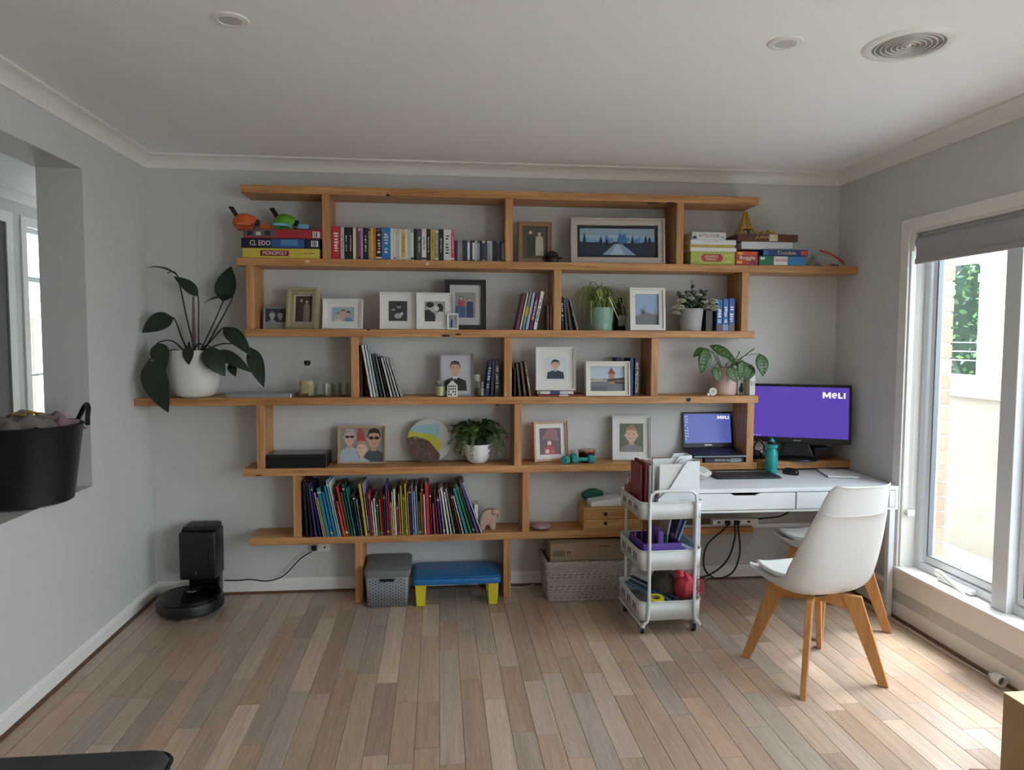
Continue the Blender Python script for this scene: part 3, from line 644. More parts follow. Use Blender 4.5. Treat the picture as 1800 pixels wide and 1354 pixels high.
# ================================================================ picture frames
def frame(name, label, u0, u1, vt, vb, y, z, c, bw, art, rz=0., tilt=.10, matb=0., matc='#dedcd6', depth=.018, inner=None, artbg='#888888', rough=.35, back=True, roll=0, w=None, h=None, metal=0., cat='picture frame', stepw=.25, inset=None, prof=True):
    """leaning picture frame: rails, mat board, print; size measured at depth y"""
    a, b = P(u0, vb, y), P(u1, vb, y); top = P((u0 + u1) / 2, vt, y)
    w = w or (b.x - a.x) / math.cos(rz); h = h or (top.z - z) / math.cos(tilt)
    t = thing(name, label, cat, ((a.x + b.x) / 2, y, z + depth * math.sin(tilt) * 0), (-tilt, 0, rz), 'picture frames on the shelving')
    fm = M('frame_' + c.lstrip('#') + ('m' if metal else ''), c, rough, metal, var=.08, scale=60, stretch=(1, 1, 1))
    hw = w / 2
    for (p0, p1, p2, p3) in (((-hw, 0), (hw, 0), (hw - bw, bw), (-hw + bw, bw)), ((-hw, h), (-hw + bw, h - bw), (hw - bw, h - bw), (hw, h)), ((-hw, 0), (-hw + bw, bw), (-hw + bw, h - bw), (-hw, h)), ((hw, 0), (hw, h), (hw - bw, h - bw), (hw - bw, bw))):
        k = stepw
        def mix(p, q): return (p[0] + (q[0] - p[0]) * k, p[1] + (q[1] - p[1]) * k)
        mb = MB(); mb.prism([p0, p1, p2, p3], -depth * .55, depth)
        # raised outer lip of the rail
        if (p0, p1) in (((-hw, 0), (hw, 0)),): lip = [p0, p1, mix(p1, p2), mix(p0, p3)]
        elif p0 == (-hw, h): lip = [p0, mix(p0, p1), mix(p3, p2), p3]
        elif p0 == (-hw, 0): lip = [p0, mix(p0, p1), mix(p3, p2), p3]
        else: lip = [p0, p1, mix(p1, p2), mix(p0, p3)]
        if prof: mb.prism(lip, -depth, -depth * .55)
        mb.build('frame_rail', fm, t)
    iw, ih = w - 2 * bw, h - 2 * bw
    MB().box(-iw / 2 - .001, iw / 2 + .001, depth * .1, depth * .8, bw - .001, h - bw + .001).build('backing', M('frame_backing_' + matc.lstrip('#'), matc, .7, var=.02), t)
    mx_, mz_ = (matb, matb) if not isinstance(matb, tuple) else matb
    picture([('r', 0, 0, 1, 1, artbg)] + art, -iw / 2 + mx_, bw + mz_, iw - 2 * mx_, ih - 2 * mz_, t, depth * .1 - .0006)
    return t
def face(cx, cy, r, skin, hair, cloth, asp=1.0, smile=True, neck=True, tie=None, hairtop=.55, glasses=None, body=1.6, eyes=True):
    """head-and-shoulders print; r = half head width in picture units, asp = picture width/height"""
    ry = r * 1.3 * asp; s = []
    s.append(('p', [(cx - r * body * 1.1, cy - ry * 3.2), (cx - r * body, cy - ry * 1.75), (cx - r * .5, cy - ry * 1.25), (cx + r * .5, cy - ry * 1.25), (cx + r * body, cy - ry * 1.75), (cx + r * body * 1.1, cy - ry * 3.2)], cloth))
    if neck: s.append(('p', [(cx - r * .42, cy - ry * 1.4), (cx + r * .42, cy - ry * 1.4), (cx + r * .42, cy - ry * .6), (cx - r * .42, cy - ry * .6)], [q * .85 for q in lin(skin)]))
    if tie:
        s.append(('p', [(cx - r * .55, cy - ry * 1.2), (cx, cy - ry * 1.9), (cx + r * .55, cy - ry * 1.2), (cx + r * .3, cy - ry * 1.15), (cx - r * .3, cy - ry * 1.15)], tie[0]))
        s.append(('p', [(cx - r * .14, cy - ry * 1.4), (cx + r * .14, cy - ry * 1.4), (cx + r * .2, cy - ry * 2.6), (cx - r * .2, cy - ry * 2.6)], tie[1]))
    s.append(('e', cx, cy + ry * .2, r * 1.02, ry * .95, hair)); s.append(('e', cx - r * 1.0, cy - ry * .05, r * .16, ry * .2, skin)); s.append(('e', cx + r * 1.0, cy - ry * .05, r * .16, ry * .2, skin))
    s.append(('e', cx, cy - ry * .08, r * .92, ry * (.55 + .4), skin))
    s.append(('p', [(cx - r * .98, cy + ry * .25), (cx - r * .7, cy + ry * hairtop), (cx, cy + ry * (hairtop + .08)), (cx + r * .7, cy + ry * hairtop), (cx + r * .98, cy + ry * .25), (cx + r * .75, cy + ry * 1.0), (cx, cy + ry * 1.18), (cx - r * .75, cy + ry * 1.0)], hair))
    if eyes:
        for q in (-1, 1):
            s.append(('e', cx + q * r * .38, cy + ry * .08, r * .13, ry * .05, '#2a1e18')); s.append(('r', cx + q * r * .38 - r * .2, cy + ry * .2, cx + q * r * .38 + r * .2, cy + ry * .26, hair))
        s.append(('p', [(cx - r * .12, cy - ry * .22), (cx + r * .12, cy - ry * .22), (cx, cy + ry * .05)], [q * .8 for q in lin(skin)]))
        s.append(('e', cx, cy - ry * .48, r * .32, ry * .08, '#a0524c' if smile else '#7a4540'))
        if smile: s.append(('e', cx, cy - ry * .46, r * .25, ry * .035, '#e8dcd2'))
    if glasses:
        for q in (-1, 1): s.append(('e', cx + q * r * .42, cy + ry * .06, r * .38, ry * .17, glasses))
        s.append(('r', cx - r * .9, cy + ry * .06, cx + r * .9, cy + ry * .13, glasses))
    return s
def couple(x1, x2, base, hh, c1, c2, skin, hair1, hair2, asp=1.0):
    s = []
    for x, c, hr, k in ((x1, c1, hair1, 1.0), (x2, c2, hair2, .93)):
        h = hh * k; r = h * .075 / asp
        s += [('p', [(x - r * 2.2, base), (x - r * 2.1, base + h * .55), (x - r * 1.9, base + h * .76), (x - r * .5, base + h * .82), (x + r * .5, base + h * .82), (x + r * 1.9, base + h * .76), (x + r * 2.1, base + h * .55), (x + r * 2.2, base)], c),
              ('e', x, base + h * .91, r * 1.1, h * .095, hr), ('e', x, base + h * .895, r * .85, h * .075, skin)]
    return s
z = ZB[2]
frame('photo_frame', 'brown wooden frame with sepia wedding couple photo on the top shelf', 911, 970, 390, 459, -.17, z, '#8a6a4c', .026, couple(.33, .68, .1, .8, '#3a332c', '#b8ab98', '#c2a98c', '#2a241e', '#6a5a48', .75), artbg='#4d443a', rz=.02, tilt=.08)
art = [('r', 0, 0, 1, 1, '#1d2c44'), ('r', 0, .5, 1, 1, '#9fb4c4'), ('r', 0, .75, 1, 1, '#8aa3b8'), ('p', [(0, .45), (.3, .5), (.6, .52), (1, .48), (1, .62), (.8, .58), (.55, .66), (.3, .58), (.12, .62), (0, .55)], '#7fa3c4')]
for k in range(26):
    xx = rq.random(); w_ = rq.uniform(.01, .03); hh = rq.uniform(.08, .25) * (1.25 - abs(xx - .55))
    art.append(('p', [(xx - w_, .45), (xx - w_, .45 + hh * .75), (xx, .45 + hh * 1.25), (xx + w_, .45 + hh * .75), (xx + w_, .45)], rq.choice(['#4a7aa8', '#5f8fb8', '#386490', '#7aa8cc'])))
art += [('p', [(.52, .45), (.52, .72), (.54, .86), (.56, .72), (.58, .75), (.60, .84), (.62, .7), (.62, .45)], '#3a6c9c'), ('p', [(.3, 0), (.46, .42), (.56, .42), (.75, 0)], '#7f9cb8'), ('p', [(.4, 0), (.49, .4), (.52, .4), (.6, 0)], '#a9bccb'), ('p', [(0, 0), (.3, 0), (.44, .42), (0, .5)], '#1b2a40'), ('p', [(.78, 0), (1, 0), (1, .5), (.58, .42)], '#1b2a40')]
for xx, s_ in ((.06, .9), (.28, .7), (.36, .5), (.70, .55), (.88, .78), (.93, .7)):
    art += [('p', [(xx - .012, .3), (xx - .02, .3 + s_ * .3), (xx - .012, .3 + s_ * .45), (xx, .3 + s_ * .6), (xx + .012, .3 + s_ * .45), (xx + .02, .3 + s_ * .3), (xx + .012, .3)], '#141d2c')]
t = frame('painting_frame', 'wide whitewashed frame with blue bridge and city painting', 1004, 1166, 384, 461, -.16, z, '#b9aea4', .040, art, rz=-.06, tilt=.12, matb=.018, matc='#2a2a2e', depth=.03)
# small black hat ornament
t = thing('hat_ornament', 'small black peaked cap ornament beside the sepia photo', 'ornament', (P(971, 461, -.2).x, -.205, z))
bkm = M('black_ornament', '#0f0f11', .5)
MB().lathe([(.037, 0), (.038, .03), (.034, .05), (.02, .064), (.001, .067)], 18).build('crown', bkm, t, smooth=True)
MB().lathe([(.0001, .030), (.055, .030), (.062, .026), (.0001, .024)], 20).build('brim', bkm, t, smooth=True)
MB().lathe([(.001, .064), (.006, .068), (.001, .074)], 8).build('button', bkm, t)
z = ZB[3]
frame('photo_frame', 'small pale frame with baby photo beside the shelf upright', 464, 508, 540, 577, -.12, z, '#8f948f', .010, [('r', 0, 0, 1, .28, '#8e938f')] + face(.3, .66, .13, '#b0aca8', '#555560', '#8a9098', 1.2, eyes=False) + face(.68, .66, .13, '#9a9490', '#1c1c22', '#26282e', 1.2, eyes=False) + [('r', 0, 0, 1, .28, '#8e938f')], artbg='#24303c', rz=.05)
frame('photo_frame', 'ornate gold frame with couple photo leaning on the second shelf', 504, 560, 507, 577, -.17, z, '#d6cba8', .034, couple(.35, .68, .02, .9, '#4a3d36', '#8d7a6c', '#c7a890', '#30241e', '#4a3428', .7), artbg='#463a34', rz=-.28, tilt=.12, matb=.010, matc='#d2cbb8', depth=.028, metal=.7, rough=.3, stepw=.4)
frame('photo_frame', 'white landscape frame with family photo next to the gold frame', 567, 637, 526, 578, -.19, z, '#dcdcd8', .016, face(.5, .62, .10, '#c9a890', '#7a4a34', '#c8a8a0', 1.45) + face(.28, .42, .09, '#d0b098', '#8a6a50', '#d8c8bc', 1.45, eyes=False) + face(.75, .5, .1, '#c0a088', '#3a2c24', '#5a8aa4', 1.45, eyes=False), artbg='#9ab0b8', rz=-.1, matb=(.034, .03), tilt=.14)
bw1 = [('e', .55, .75, .13, .13, '#8c8c8a'), ('e', .55, .83, .13, .08, '#1c1c1c'), ('p', [(.2, .5), (.45, .62), (.7, .6), (.75, .3), (.5, .35), (.3, .45)], '#2c2c2c'), ('e', .5, .25, .2, .14, '#a8a8a6'), ('e', .7, .36, .08, .08, '#c4c4c2'), ('p', [(.12, .55), (.3, .62), (.4, .55), (.25, .5)], '#9a9a98')]
frame('photo_frame', 'left of two square white frames with black and white baby photo', 668, 731, 514, 579, -.19, z, '#d6d6d2', .009, bw1, artbg='#3a3a3a', matb=.042, tilt=.1, rz=0)
bw2 = [('e', .3, .72, .18, .16, '#b4b2ae'), ('e', .26, .82, .19, .14, '#191919'), ('e', .62, .68, .17, .16, '#c4c2be'), ('e', .74, .66, .17, .24, '#2c2826'), ('e', .58, .64, .12, .13, '#c8c6c2'), ('p', [(0, 0), (0, .55), (.2, .58), (.4, .5), (.55, .2), (.5, 0)], '#2a2a2c'), ('e', .4, .55, .1, .1, '#b0aeaa'), ('p', [(.5, 0), (.55, .3), (.7, .5), (.95, .45), (1, 0)], '#c9c7c4')]
frame('photo_frame', 'right of two square white frames with black and white couple photo', 732, 797, 515, 579, -.215, z, '#d6d6d2', .009, bw2, artbg='#9a9896', matb=.040, tilt=.1, rz=0)
frame('photo_frame', 'tall black frame with wedding party photo behind the white frames', 782, 854, 492, 579, -.14, z, '#141416', .030, couple(.3, .72, .0, .85, '#a04a50', '#303c5a', '#c8a890', '#2a201c', '#4a3428', .75) + [('r', 0, 0, .5, .45, '#3f5a86')], artbg='#8a8a86', matb=(.032, .045), matc='#b9b9b8', tilt=.08, depth=.02)
frame('photo_frame', 'tiny white frame standing in front of the black frame', 786, 806, 551, 580, -.228, z, '#dad8d2', .010, couple(.4, .7, 0, .8, '#3a4a6a', '#8a98a8', '#c0a890', '#333333', '#5a4a3a', .6), artbg='#7f90a0', tilt=.08, depth=.01)
wt = [('r', 0, 0, 1, .28, '#4c5258'), ('r', 0, .28, 1, .38, '#8c949c'), ('p', [(0, .2), (.4, .45), (.9, .3), (1, .35), (1, 0), (0, 0)], '#6a6e72')]
for k in range(16):
    a = math.pi * (.15 + .7 * rq.random()); l = rq.uniform(.15, .38); wt.append(('p', [(.34, .35), (.36, .35), (.35 + l * math.cos(a), .35 + l * math.sin(a))], '#2c3036'))
frame('photo_frame', 'white stepped frame with bare winter tree photo beside the spider plant', 1106, 1168, 507, 580, -.185, z, '#dcdad2', .036, wt, artbg='#8fa6c2', tilt=.1, depth=.026, rz=.02, stepw=.35)
z = ZB[4]
frame('photo_frame', 'silver frame with portrait of man in dark suit', 773, 832, 622, 695, -.16, z, '#8f9092', .010, face(.45, .66, .17, '#c9a48e', '#4a3a30', '#23242a', .8, tie=('#d8d8dc', '#1c1c22'), body=2.1), artbg='#b9b9c0', tilt=.08, rz=-.06)
frame('photo_frame', 'white frame with schoolboy portrait standing on flat books', 942, 1011, 611, 688, -.185, z + .034, '#dddad4', .012, face(.5, .68, .2, '#d2ac92', '#2a201c', '#343a48', .72, tie=('#b8c8d8', '#343a48'), body=1.9), artbg='#cfd4da', tilt=.13, rz=-.06, matb=(.045, .048))
br = [('r', 0, 0, 1, .38, '#6c7078'), ('r', 0, .38, 1, .5, '#8a7a6c'), ('p', [(.55, .3), (.55, .72), (.52, .72), (.62, .97), (.75, .72), (.72, .72), (.72, .3)], '#a5785e'), ('p', [(.52, .70), (.62, .97), (.75, .70)], '#7a4a3c'), ('p', [(.5, .38), (1, .42), (1, .55), (.5, .48)], '#3c3430'), ('r', .72, .3, 1, .38, '#2c2826'), ('p', [(0, .42), (.2, .5), (.5, .45), (.5, .38), (0, .38)], '#b0a090'), ('r', .0, .0, .5, .2, '#5a6068')]
frame('photo_frame', 'cream frame with covered bridge and tower photo', 1029, 1106, 636, 695, -.2, z, '#d8d2c2', .030, br, artbg='#aebccc', tilt=.1, rz=.0, depth=.026)
z = ZB[5]
fam = face(.22, .72, .13, '#d0ac98', '#b0a49c', '#a8b4c0', 1.35, glasses='#3a2c28') + face(.78, .68, .15, '#c69c84', '#2a211c', '#4a5058', 1.35, glasses='#141416') + [('p', [(.4, .6), (.42, .95), (.5, 1), (.55, .8), (.58, .6)], '#b0463c')] + face(.5, .38, .12, '#d9b8a4', '#b09078', '#a8b8c8', 1.35)
frame('photo_frame', 'light oak frame with selfie of two adults in sunglasses and baby', 594, 677, 750, 813, -.10, z, '#b59a72', .011, fam, artbg='#8a8a84', tilt=.12, rz=-.03)
red = [('r', 0, 0, 1, 1, '#5a4446'), ('p', [(.1, .6), (.4, 1), (.8, .95), (.9, .5)], '#8a5c62'), ('e', .45, .42, .1, .1, '#e0cabc'), ('p', [(.15, 0), (.2, .25), (.45, .38), (.7, .3), (.75, 0)], '#a8403c'), ('e', .35, .12, .1, .08, '#d8c0b8'), ('e', .6, .1, .08, .06, '#c8625a')]
frame('photo_frame', 'light oak frame with white mat and red costume photo', 938, 999, 742, 811, -.10, z, '#b58f68', .014, red, artbg='#5a4446', tilt=.12, rz=.18, matb=.028)
tod = face(.5, .60, .26, '#d8b09a', '#b08a68', '#8a8688', .75, body=1.7, hairtop=.6) + [('e', .5, .88, .1, .08, '#a8825f')]
frame('photo_frame', 'white frame with smiling toddler photo beside the laptop', 1077, 1143, 732, 809, -.09, z, '#d9dad6', .014, tod, artbg='#6a7258', tilt=.12, rz=-.12, matb=(.034, .036))
# round art disc
c0 = P(754, 808, -.11); t = thing('round_artwork', 'round panel painted with mountain face under yellow and blue sky', 'artwork', (c0.x, -.105, ZB[5]), (-.13, 0, -.04)); R_ = .135
MB().lathe([(.0001, 0), (R_, 0), (R_, .016), (.0001, .016)], 40, M4=Matrix.Translation((0, .016, R_)) @ Matrix.Rotation(math.radians(90), 4, 'X')).build('disc', wood('disc_ply', '#a88a66', '#cbb08a', 'x', .5), t)
def inC(pl):  # shapes clipped to the disc
    return [(a, b) if (a - .5) ** 2 + (b - .5) ** 2 < .249 else (.5 + (a - .5) * .499 / math.hypot(a - .5, b - .5), .5 + (b - .5) * .499 / math.hypot(a - .5, b - .5)) for a, b in pl]
def dense(pl, n=8): return [(pl[i][0] + (pl[(i + 1) % len(pl)][0] - pl[i][0]) * k / n, pl[i][1] + (pl[(i + 1) % len(pl)][1] - pl[i][1]) * k / n) for i in range(len(pl)) for k in range(n)]
dsh = [('e', .5, .5, .497, .497, '#b4b2ae'), ('p', inC(dense([(0, .6), (0, 1), (.75, .95), (.72, .6)])), '#8fb5b8'), ('p', inC(dense([(0, .85), (.75, .9), (.9, 1.1), (0, 1.1)])), '#b9bcb8'), ('p', inC(dense([(0, .55), (0, .75), (.3, .68), (.55, .66), (.78, .5), (.75, .25), (.5, .4)])), '#b9b23a'), ('p', inC(dense([(0, .0), (0, .58), (.2, .6), (.35, .55), (.5, .5), (.6, .38), (.75, .2), (.7, -.1), (0, -.1)])), '#5a4236')]
for k in range(60):
    xx, yy = rq.uniform(.06, .68), rq.uniform(.04, .55)
    if yy < .58 - max(0, xx - .3) * .8 and (xx - .5) ** 2 + (yy - .5) ** 2 < .22:
        dsh.append(('p', [(xx, yy), (xx + rq.uniform(.02, .08), yy + rq.uniform(-.03, .05)), (xx + rq.uniform(0, .05), yy + rq.uniform(.03, .09))], rq.choice(['#2c2422', '#8a5a44', '#3c3030', '#a0886a', '#6a7a4a', '#7a4a3a'])))
picture(dsh, -R_, 0, 2 * R_, 2 * R_, t, -.0006, 'painting')
# ================================================================ books on the second, third and fifth shelves
z = ZB[3]
def row(items, group, cat='book', nm='book', soft=False):
    for q in items: slab(nm, q['l'], cat, q['x'], q['y'], q['z'], q['t'], q['h'], q['d'], COL.get(q['c'], q['c']), q.get('a', 0), q.get('rz', 0), group, q.get('b', ()), q.get('s'), q.get('sc', '#eeeeee'), q.get('p', '#d9d2c0'), soft=soft, tw=q.get('tw', .62))
G = 'books on the photo frame shelf'
x = X(906, 580, -.21); it = []
ln = .20
for c, t_, h, l, s, sc in (('#6b3a4a', .020, .225, 'burgundy book leaning at the left of the tilted six', None, ''), ('cream', .014, .228, 'cream book leaning second among the tilted six', None, ''), ('#6f8a90', .018, .232, 'teal book with yellow patch leaning third among the tilted six', None, ''), ('#a8a4c0', .020, .226, 'pale lilac book leaning fourth among the tilted six', None, ''), ('#5a2444', .024, .222, 'plum book with white lettering leaning fifth among the tilted six', '~11', '#e0b8c8'), ('#d2d2d0', .024, .236, 'white book with dark lettering leaning against brown books', '~12', '#44484e')):
    it.append(dict(x=x, y=-.215, z=z, t=t_, h=h, d=.16, c=c, a=ln, l=l, s=s, sc=sc, b=((.35, .6, '#b89a48'),) if c == '#6f8a90' else ())); x += t_ / math.cos(ln) + .0015
x += .004
it.append(dict(x=2.391, y=-.19, z=z, t=.016, h=.15, d=.12, c='brown', l='short dark brown book behind the tilted white book'))
it.append(dict(x=2.409, y=-.19, z=z, t=.015, h=.152, d=.12, c='tan', l='short tan book against the shelf upright'))
row(it, G)
it = []; x = 2.478
for c, t_, h, a_, l in (('black', .016, .20, -.04, 'black book upright right after the pine post'), ('dark grey', .016, .198, -.09, 'dark grey book left of the spider plant, second of four'), ('#3a4a44', .018, .195, -.16, 'dark green grey book left of the spider plant, third of four'), ('grey', .014, .19, -.26, 'grey book leaning most steeply left of the spider plant')):
    it.append(dict(x=x + .19 * math.sin(-a_) * .25, y=-.21, z=z, t=t_, h=h, d=.14, c=c, a=a_, l=l, s='~9' if c == 'black' else None)); x += t_ + .006 + (.014 if a_ < -.1 else 0)
row(it, G)
it = []; x = X(1259, 581, -.205)
for k, (c, s) in enumerate((('#2b5ca0', '~9'), ('#2d62a8', '~9'), ('#24509a', '~7'))):
    t_ = (.040, .036, .040)[k]
    it.append(dict(x=x, y=-.205, z=z, t=t_, h=.195 + .004 * k, d=.13, c=c, l='thick blue paperback with white lettering, %s of three beside the post' % ('left', 'middle', 'right')[k], s=s, sc='#dfe6ee', b=((.02, .2, ('#5a4a40', '#7a94b8', '#6a5a50')[k]),), tw=.5)); x += t_ + .001
row(it, G)
slab('book', 'dark brown book half hidden behind the flower pot', 'book', X(1240, 581, -.19), -.19, z, .045, .13, .12, '#3a2a26', group=G)
# third row
z = ZB[4]; G = 'books and magazines on the long shelf'
x = 1.2695; it = []
ln = -.17
it.append(dict(x=1.2690, y=-.20, z=z, t=.018, h=.30, d=.17, c='#4a1f24', a=0, l='dark red book upright against the pine post'))
x = 1.335
for k, (c, t_, h, l, a_) in enumerate((('white', .020, .315, 'tall white magazine leaning on the dark red book', -.17), ('#c9d0d0', .018, .315, 'tall pale grey magazine, second in the leaning row', -.17), ('#9fb4b8', .016, .31, 'tall pale teal magazine, third in the leaning row', -.175), ('dark grey', .018, .26, 'dark grey magazine in the leaning row', -.20), ('grey', .012, .25, 'thin grey magazine in the leaning row', -.21), ('black', .014, .245, 'black magazine in the leaning row', -.22), ('white', .016, .24, 'shorter white magazine right of the black one', -.24), ('silver', .014, .24, 'silver white magazine in the leaning row', -.26), ('#cfcfcb', .014, .235, 'pale magazine second from the right end of the leaning row', -.28), ('#b8b8b0', .012, .235, 'light grey magazine at the right end of the leaning row', -.30))):
    it.append(dict(x=x, y=-.232, z=z, t=t_ * .85, h=h, d=.21, c=c, a=a_, l=l)); x += t_ * .85 / math.cos(a_) + .0015 + (.022 * h if k > 1 else 0)
row(it, G, 'magazine', 'magazine', True)
it = []; x = X(852, 695, -.19)
for c, t_, h, l, s, a_ in (('navy', .026, .215, 'navy book leaning behind the glass cup', '~8', .10), ('#2c3446', .020, .222, 'slate blue book second from the post', None, .06), ('#1f2c2e', .030, .225, 'dark book with pale spine lettering against the post', '~14', .0)):
    it.append(dict(x=x, y=-.19, z=z, t=t_, h=h, d=.15, c=c, a=a_, l=l, s=s, sc='#b9c4c4')); x += t_ + .007
row(it, G)
it = []; x = X(903, 696, -.19)
for k, (c, t_, h, a_, l) in enumerate((('black', .014, .17, -.0, 'black book upright right of the pine post'), ('#5a4438', .016, .20, -.09, 'dark brown book leaning right of the pine post'), ('#6a5444', .016, .205, -.13, 'mid brown book leaning beside the schoolboy portrait'), ('#8a6a56', .016, .215, -.16, 'reddish brown book nearest the schoolboy portrait'))):
    it.append(dict(x=x + .012 * k, y=-.2, z=z, t=t_, h=h, d=.13, c=c, a=a_, l=l, s='~10' if k == 3 else None, sc='#d8c8a8')); x += t_ + .004
row(it, G)
def flat(label, u0, u1, y, z, h, d, c, group, bands=(), title=None, tc='#eee', rz=0, name='book'):
    a, b = P(u0, 690, y).x, P(u1, 690, y).x; w = b - a
    o = tag(MB().box(0, w, 0, .002, 0, h).box(0, w, 0, d, 0, min(.002, h * .2)).box(0, w, 0, d, h - min(.002, h * .2), h).build(name, M('cover_' + c, COL.get(c, c), .45, var=.1)), label, 'book', group)
    o.location = (a, y, z); o.rotation_euler = (0, 0, rz)
    MB().box(.002, w - .003, .002, d - .002, .002, h - .002).build('pages', M('page_block_#d9d2c0', '#d9d2c0', .9), o)
    if bands:
        mb = MB()
        for q in bands: mb.box(w * q[0], w * q[1], -.0004, .001, h * .05, h * .95, ink=q[2])
        mb.build('spine_print', print_mat(), o)['kind'] = 'stuff'
    if title: lettering(title, o, w * .5, h * .5, w * .45, h * .6, tc, -.0009)
    return o
flat('thin red book lying flat under the schoolboy portrait', 946, 1028, -.215, z, .012, .17, '#8a2f2c', G, ((.45, .65, '#c8b8b0'),))
flat('white and blue book lying between red book and schoolboy portrait', 945, 1008, -.21, z + .0122, .021, .16, '#cfcac0', G, ((.35, .62, '#2a3f6a'), (.02, .06, '#444444')))
slab('book', 'wide navy book standing behind the bridge photo', 'book', X(1082, 696, -.10), -.105, z, .030, .235, .1, '#24386a', group=G, rz=0)
slab('book', 'navy hardback right of the bridge photo', 'book', X(1107, 696, -.19), -.19, z, .022, .232, .15, '#26396c', group=G)
o = slab('book', 'black book with bold white spine lettering beside the right post', 'book', X(1115, 696, -.19), -.19, z, .030, .230, .15, '#1d1e22', group=G, title='ANT MIDDLETON', tcol='#d8d4cc', tw=.8)
# ---- kids picture books on the lowest shelf
kb = [('black', 7, .335), ('black', 6, .33), ('purple', 5, .32), ('navy', 5, .315), ('lilac', 4, .27), ('yellow', 3, .24), ('teal', 9, .295), ('blue', 7, .275), ('teal', 7, .31), ('light blue', 5, .345), ('white', 3, .335), ('dark red', 4, .22), ('orange', 6, .215), ('red', 7, .305), ('green', 4, .27), ('dark green', 6, .315), ('teal', 5, .29), ('black', 5, .24), ('dark green', 5, .25), ('grey', 4, .225), ('black', 4, .19), ('yellow', 7, .315), ('lilac', 4, .32), ('brown', 4, .255), ('pink', 4, .26), ('cream', 4, .21), ('white', 5, .225), ('green', 5, .20), ('red', 6, .22), ('dark red', 3, .27), ('maroon', 5, .25), ('purple', 5, .315), ('red', 4, .265), ('yellow', 4, .20), ('cream', 3, .265), ('white', 6, .28), ('red', 4, .18), ('olive', 5, .25), ('gold', 5, .30), ('olive', 4, .245), ('yellow', 5, .31), ('tan', 4, .26), ('navy', 6, .285), ('lilac', 4, .30), ('light blue', 5, .265), ('grey', 4, .30), ('brown', 5, .20), ('olive', 4, .255), ('red', 3, .30), ('white', 4, .245), ('red', 9, .305), ('maroon', 5, .255), ('pink', 5, .185), ('dark red', 5, .245), ('purple', 5, .23), ('lilac', 5, .275), ('white', 6, .285), ('white', 5, .26), ('grey', 5, .28), ('black', 4, .285), ('brown', 4, .25), ('cream', 4, .24), ('teal', 8, .285), ('green', 6, .315), ('dark green', 5, .30), ('purple', 7, .335), ('silver', 4, .33)]
yk = -.246; z = ZB[6]; x = X(531, 946, yk) + .02; xe = X(829, 938, yk) - .0; tot = sum(q[1] for q in kb)
kx = (xe - x - .10) / (tot * 1.05); rk = random.Random(8); n = len(kb)
for i, (cn, w, h) in enumerate(kb):
    f = i / (n - 1)
    a_ = (-.045 - .15 * min(1, i / 4) if f < .2 else -.195 + .15 * (f - .2) / .25 if f < .45 else -.045 + .02 * (f - .45) if f < .78 else -.05 - 1.35 * (f - .78))
    tk = w * kx
    alt = rk.choice(['#c9c2b0', '#2a2a30', '#8a8478', '#b59a4a'])
    bands = ((.90, .93, alt),) if i % 3 == 0 else ((.06, .10, alt),) if i % 3 == 1 else ()
    hmax = (ZB[5] - TH - z - .008 - tk * .3) / math.cos(a_)
    slab('picture_book', '%s picture book, %s from the left on the lowest shelf' % (cn, nth(i)), 'book', x, yk + rk.uniform(0, .006), z, tk, min(h, hmax), .20 + rk.uniform(-.02, .025), COL[cn], a_, 0, 'picture books on the lowest shelf', bands, pages='#cfc8b6')
    nf = (i + 1) / (n - 1); na = (-.045 - .15 * min(1, (i + 1) / 4) if nf < .2 else -.195 + .15 * (nf - .2) / .25 if nf < .45 else -.045 + .02 * (nf - .45) if nf < .78 else -.05 - 1.35 * (nf - .78))
    x += tk / math.cos(a_) + .0012 + max(0, abs(na) - abs(a_)) * .26
slab('picture_book', 'small white book standing alone beside the picture book row', 'book', X(830, 936, -.2) + .012, -.2, z, .026, .165, .13, '#cdd2cf', group='picture books on the lowest shelf', bands=((.1, .18, '#556055'),))
# ================================================================ second shelf: plants, vase
def leafmesh(mb, base, tip, width, nrm, sag=.0, fold=.2, n=8, heart=.75, ink=None, cup=0):
    base, tip, nrm = Vector(base), Vector(tip), Vector(nrm).normalized(); ax = tip - base; L = ax.length
    side = ax.cross(nrm).normalized(); up = side.cross(ax).normalized(); rows = []
    for i in range(n + 1):
        t = i / n; c = base + ax * t + up * (4 * t * (1 - t)) * sag * L
        w = width / 2 * (math.sin(math.pi * min(1, max(0, t)) ** heart)) ** .85 if 0 < i < n else .0008
        rows.append([c + side * (w * s) + up * (abs(s) * w * fold - cup * w * s * s) for s in (-1, -.55, 0, .55, 1)])
    mb.grid(rows, ink)
def leaf_mat(name, c, vein=None, rough=.4):
    return M(name, c, rough, var=.25, scale=18, bump=.25, bscale=60)
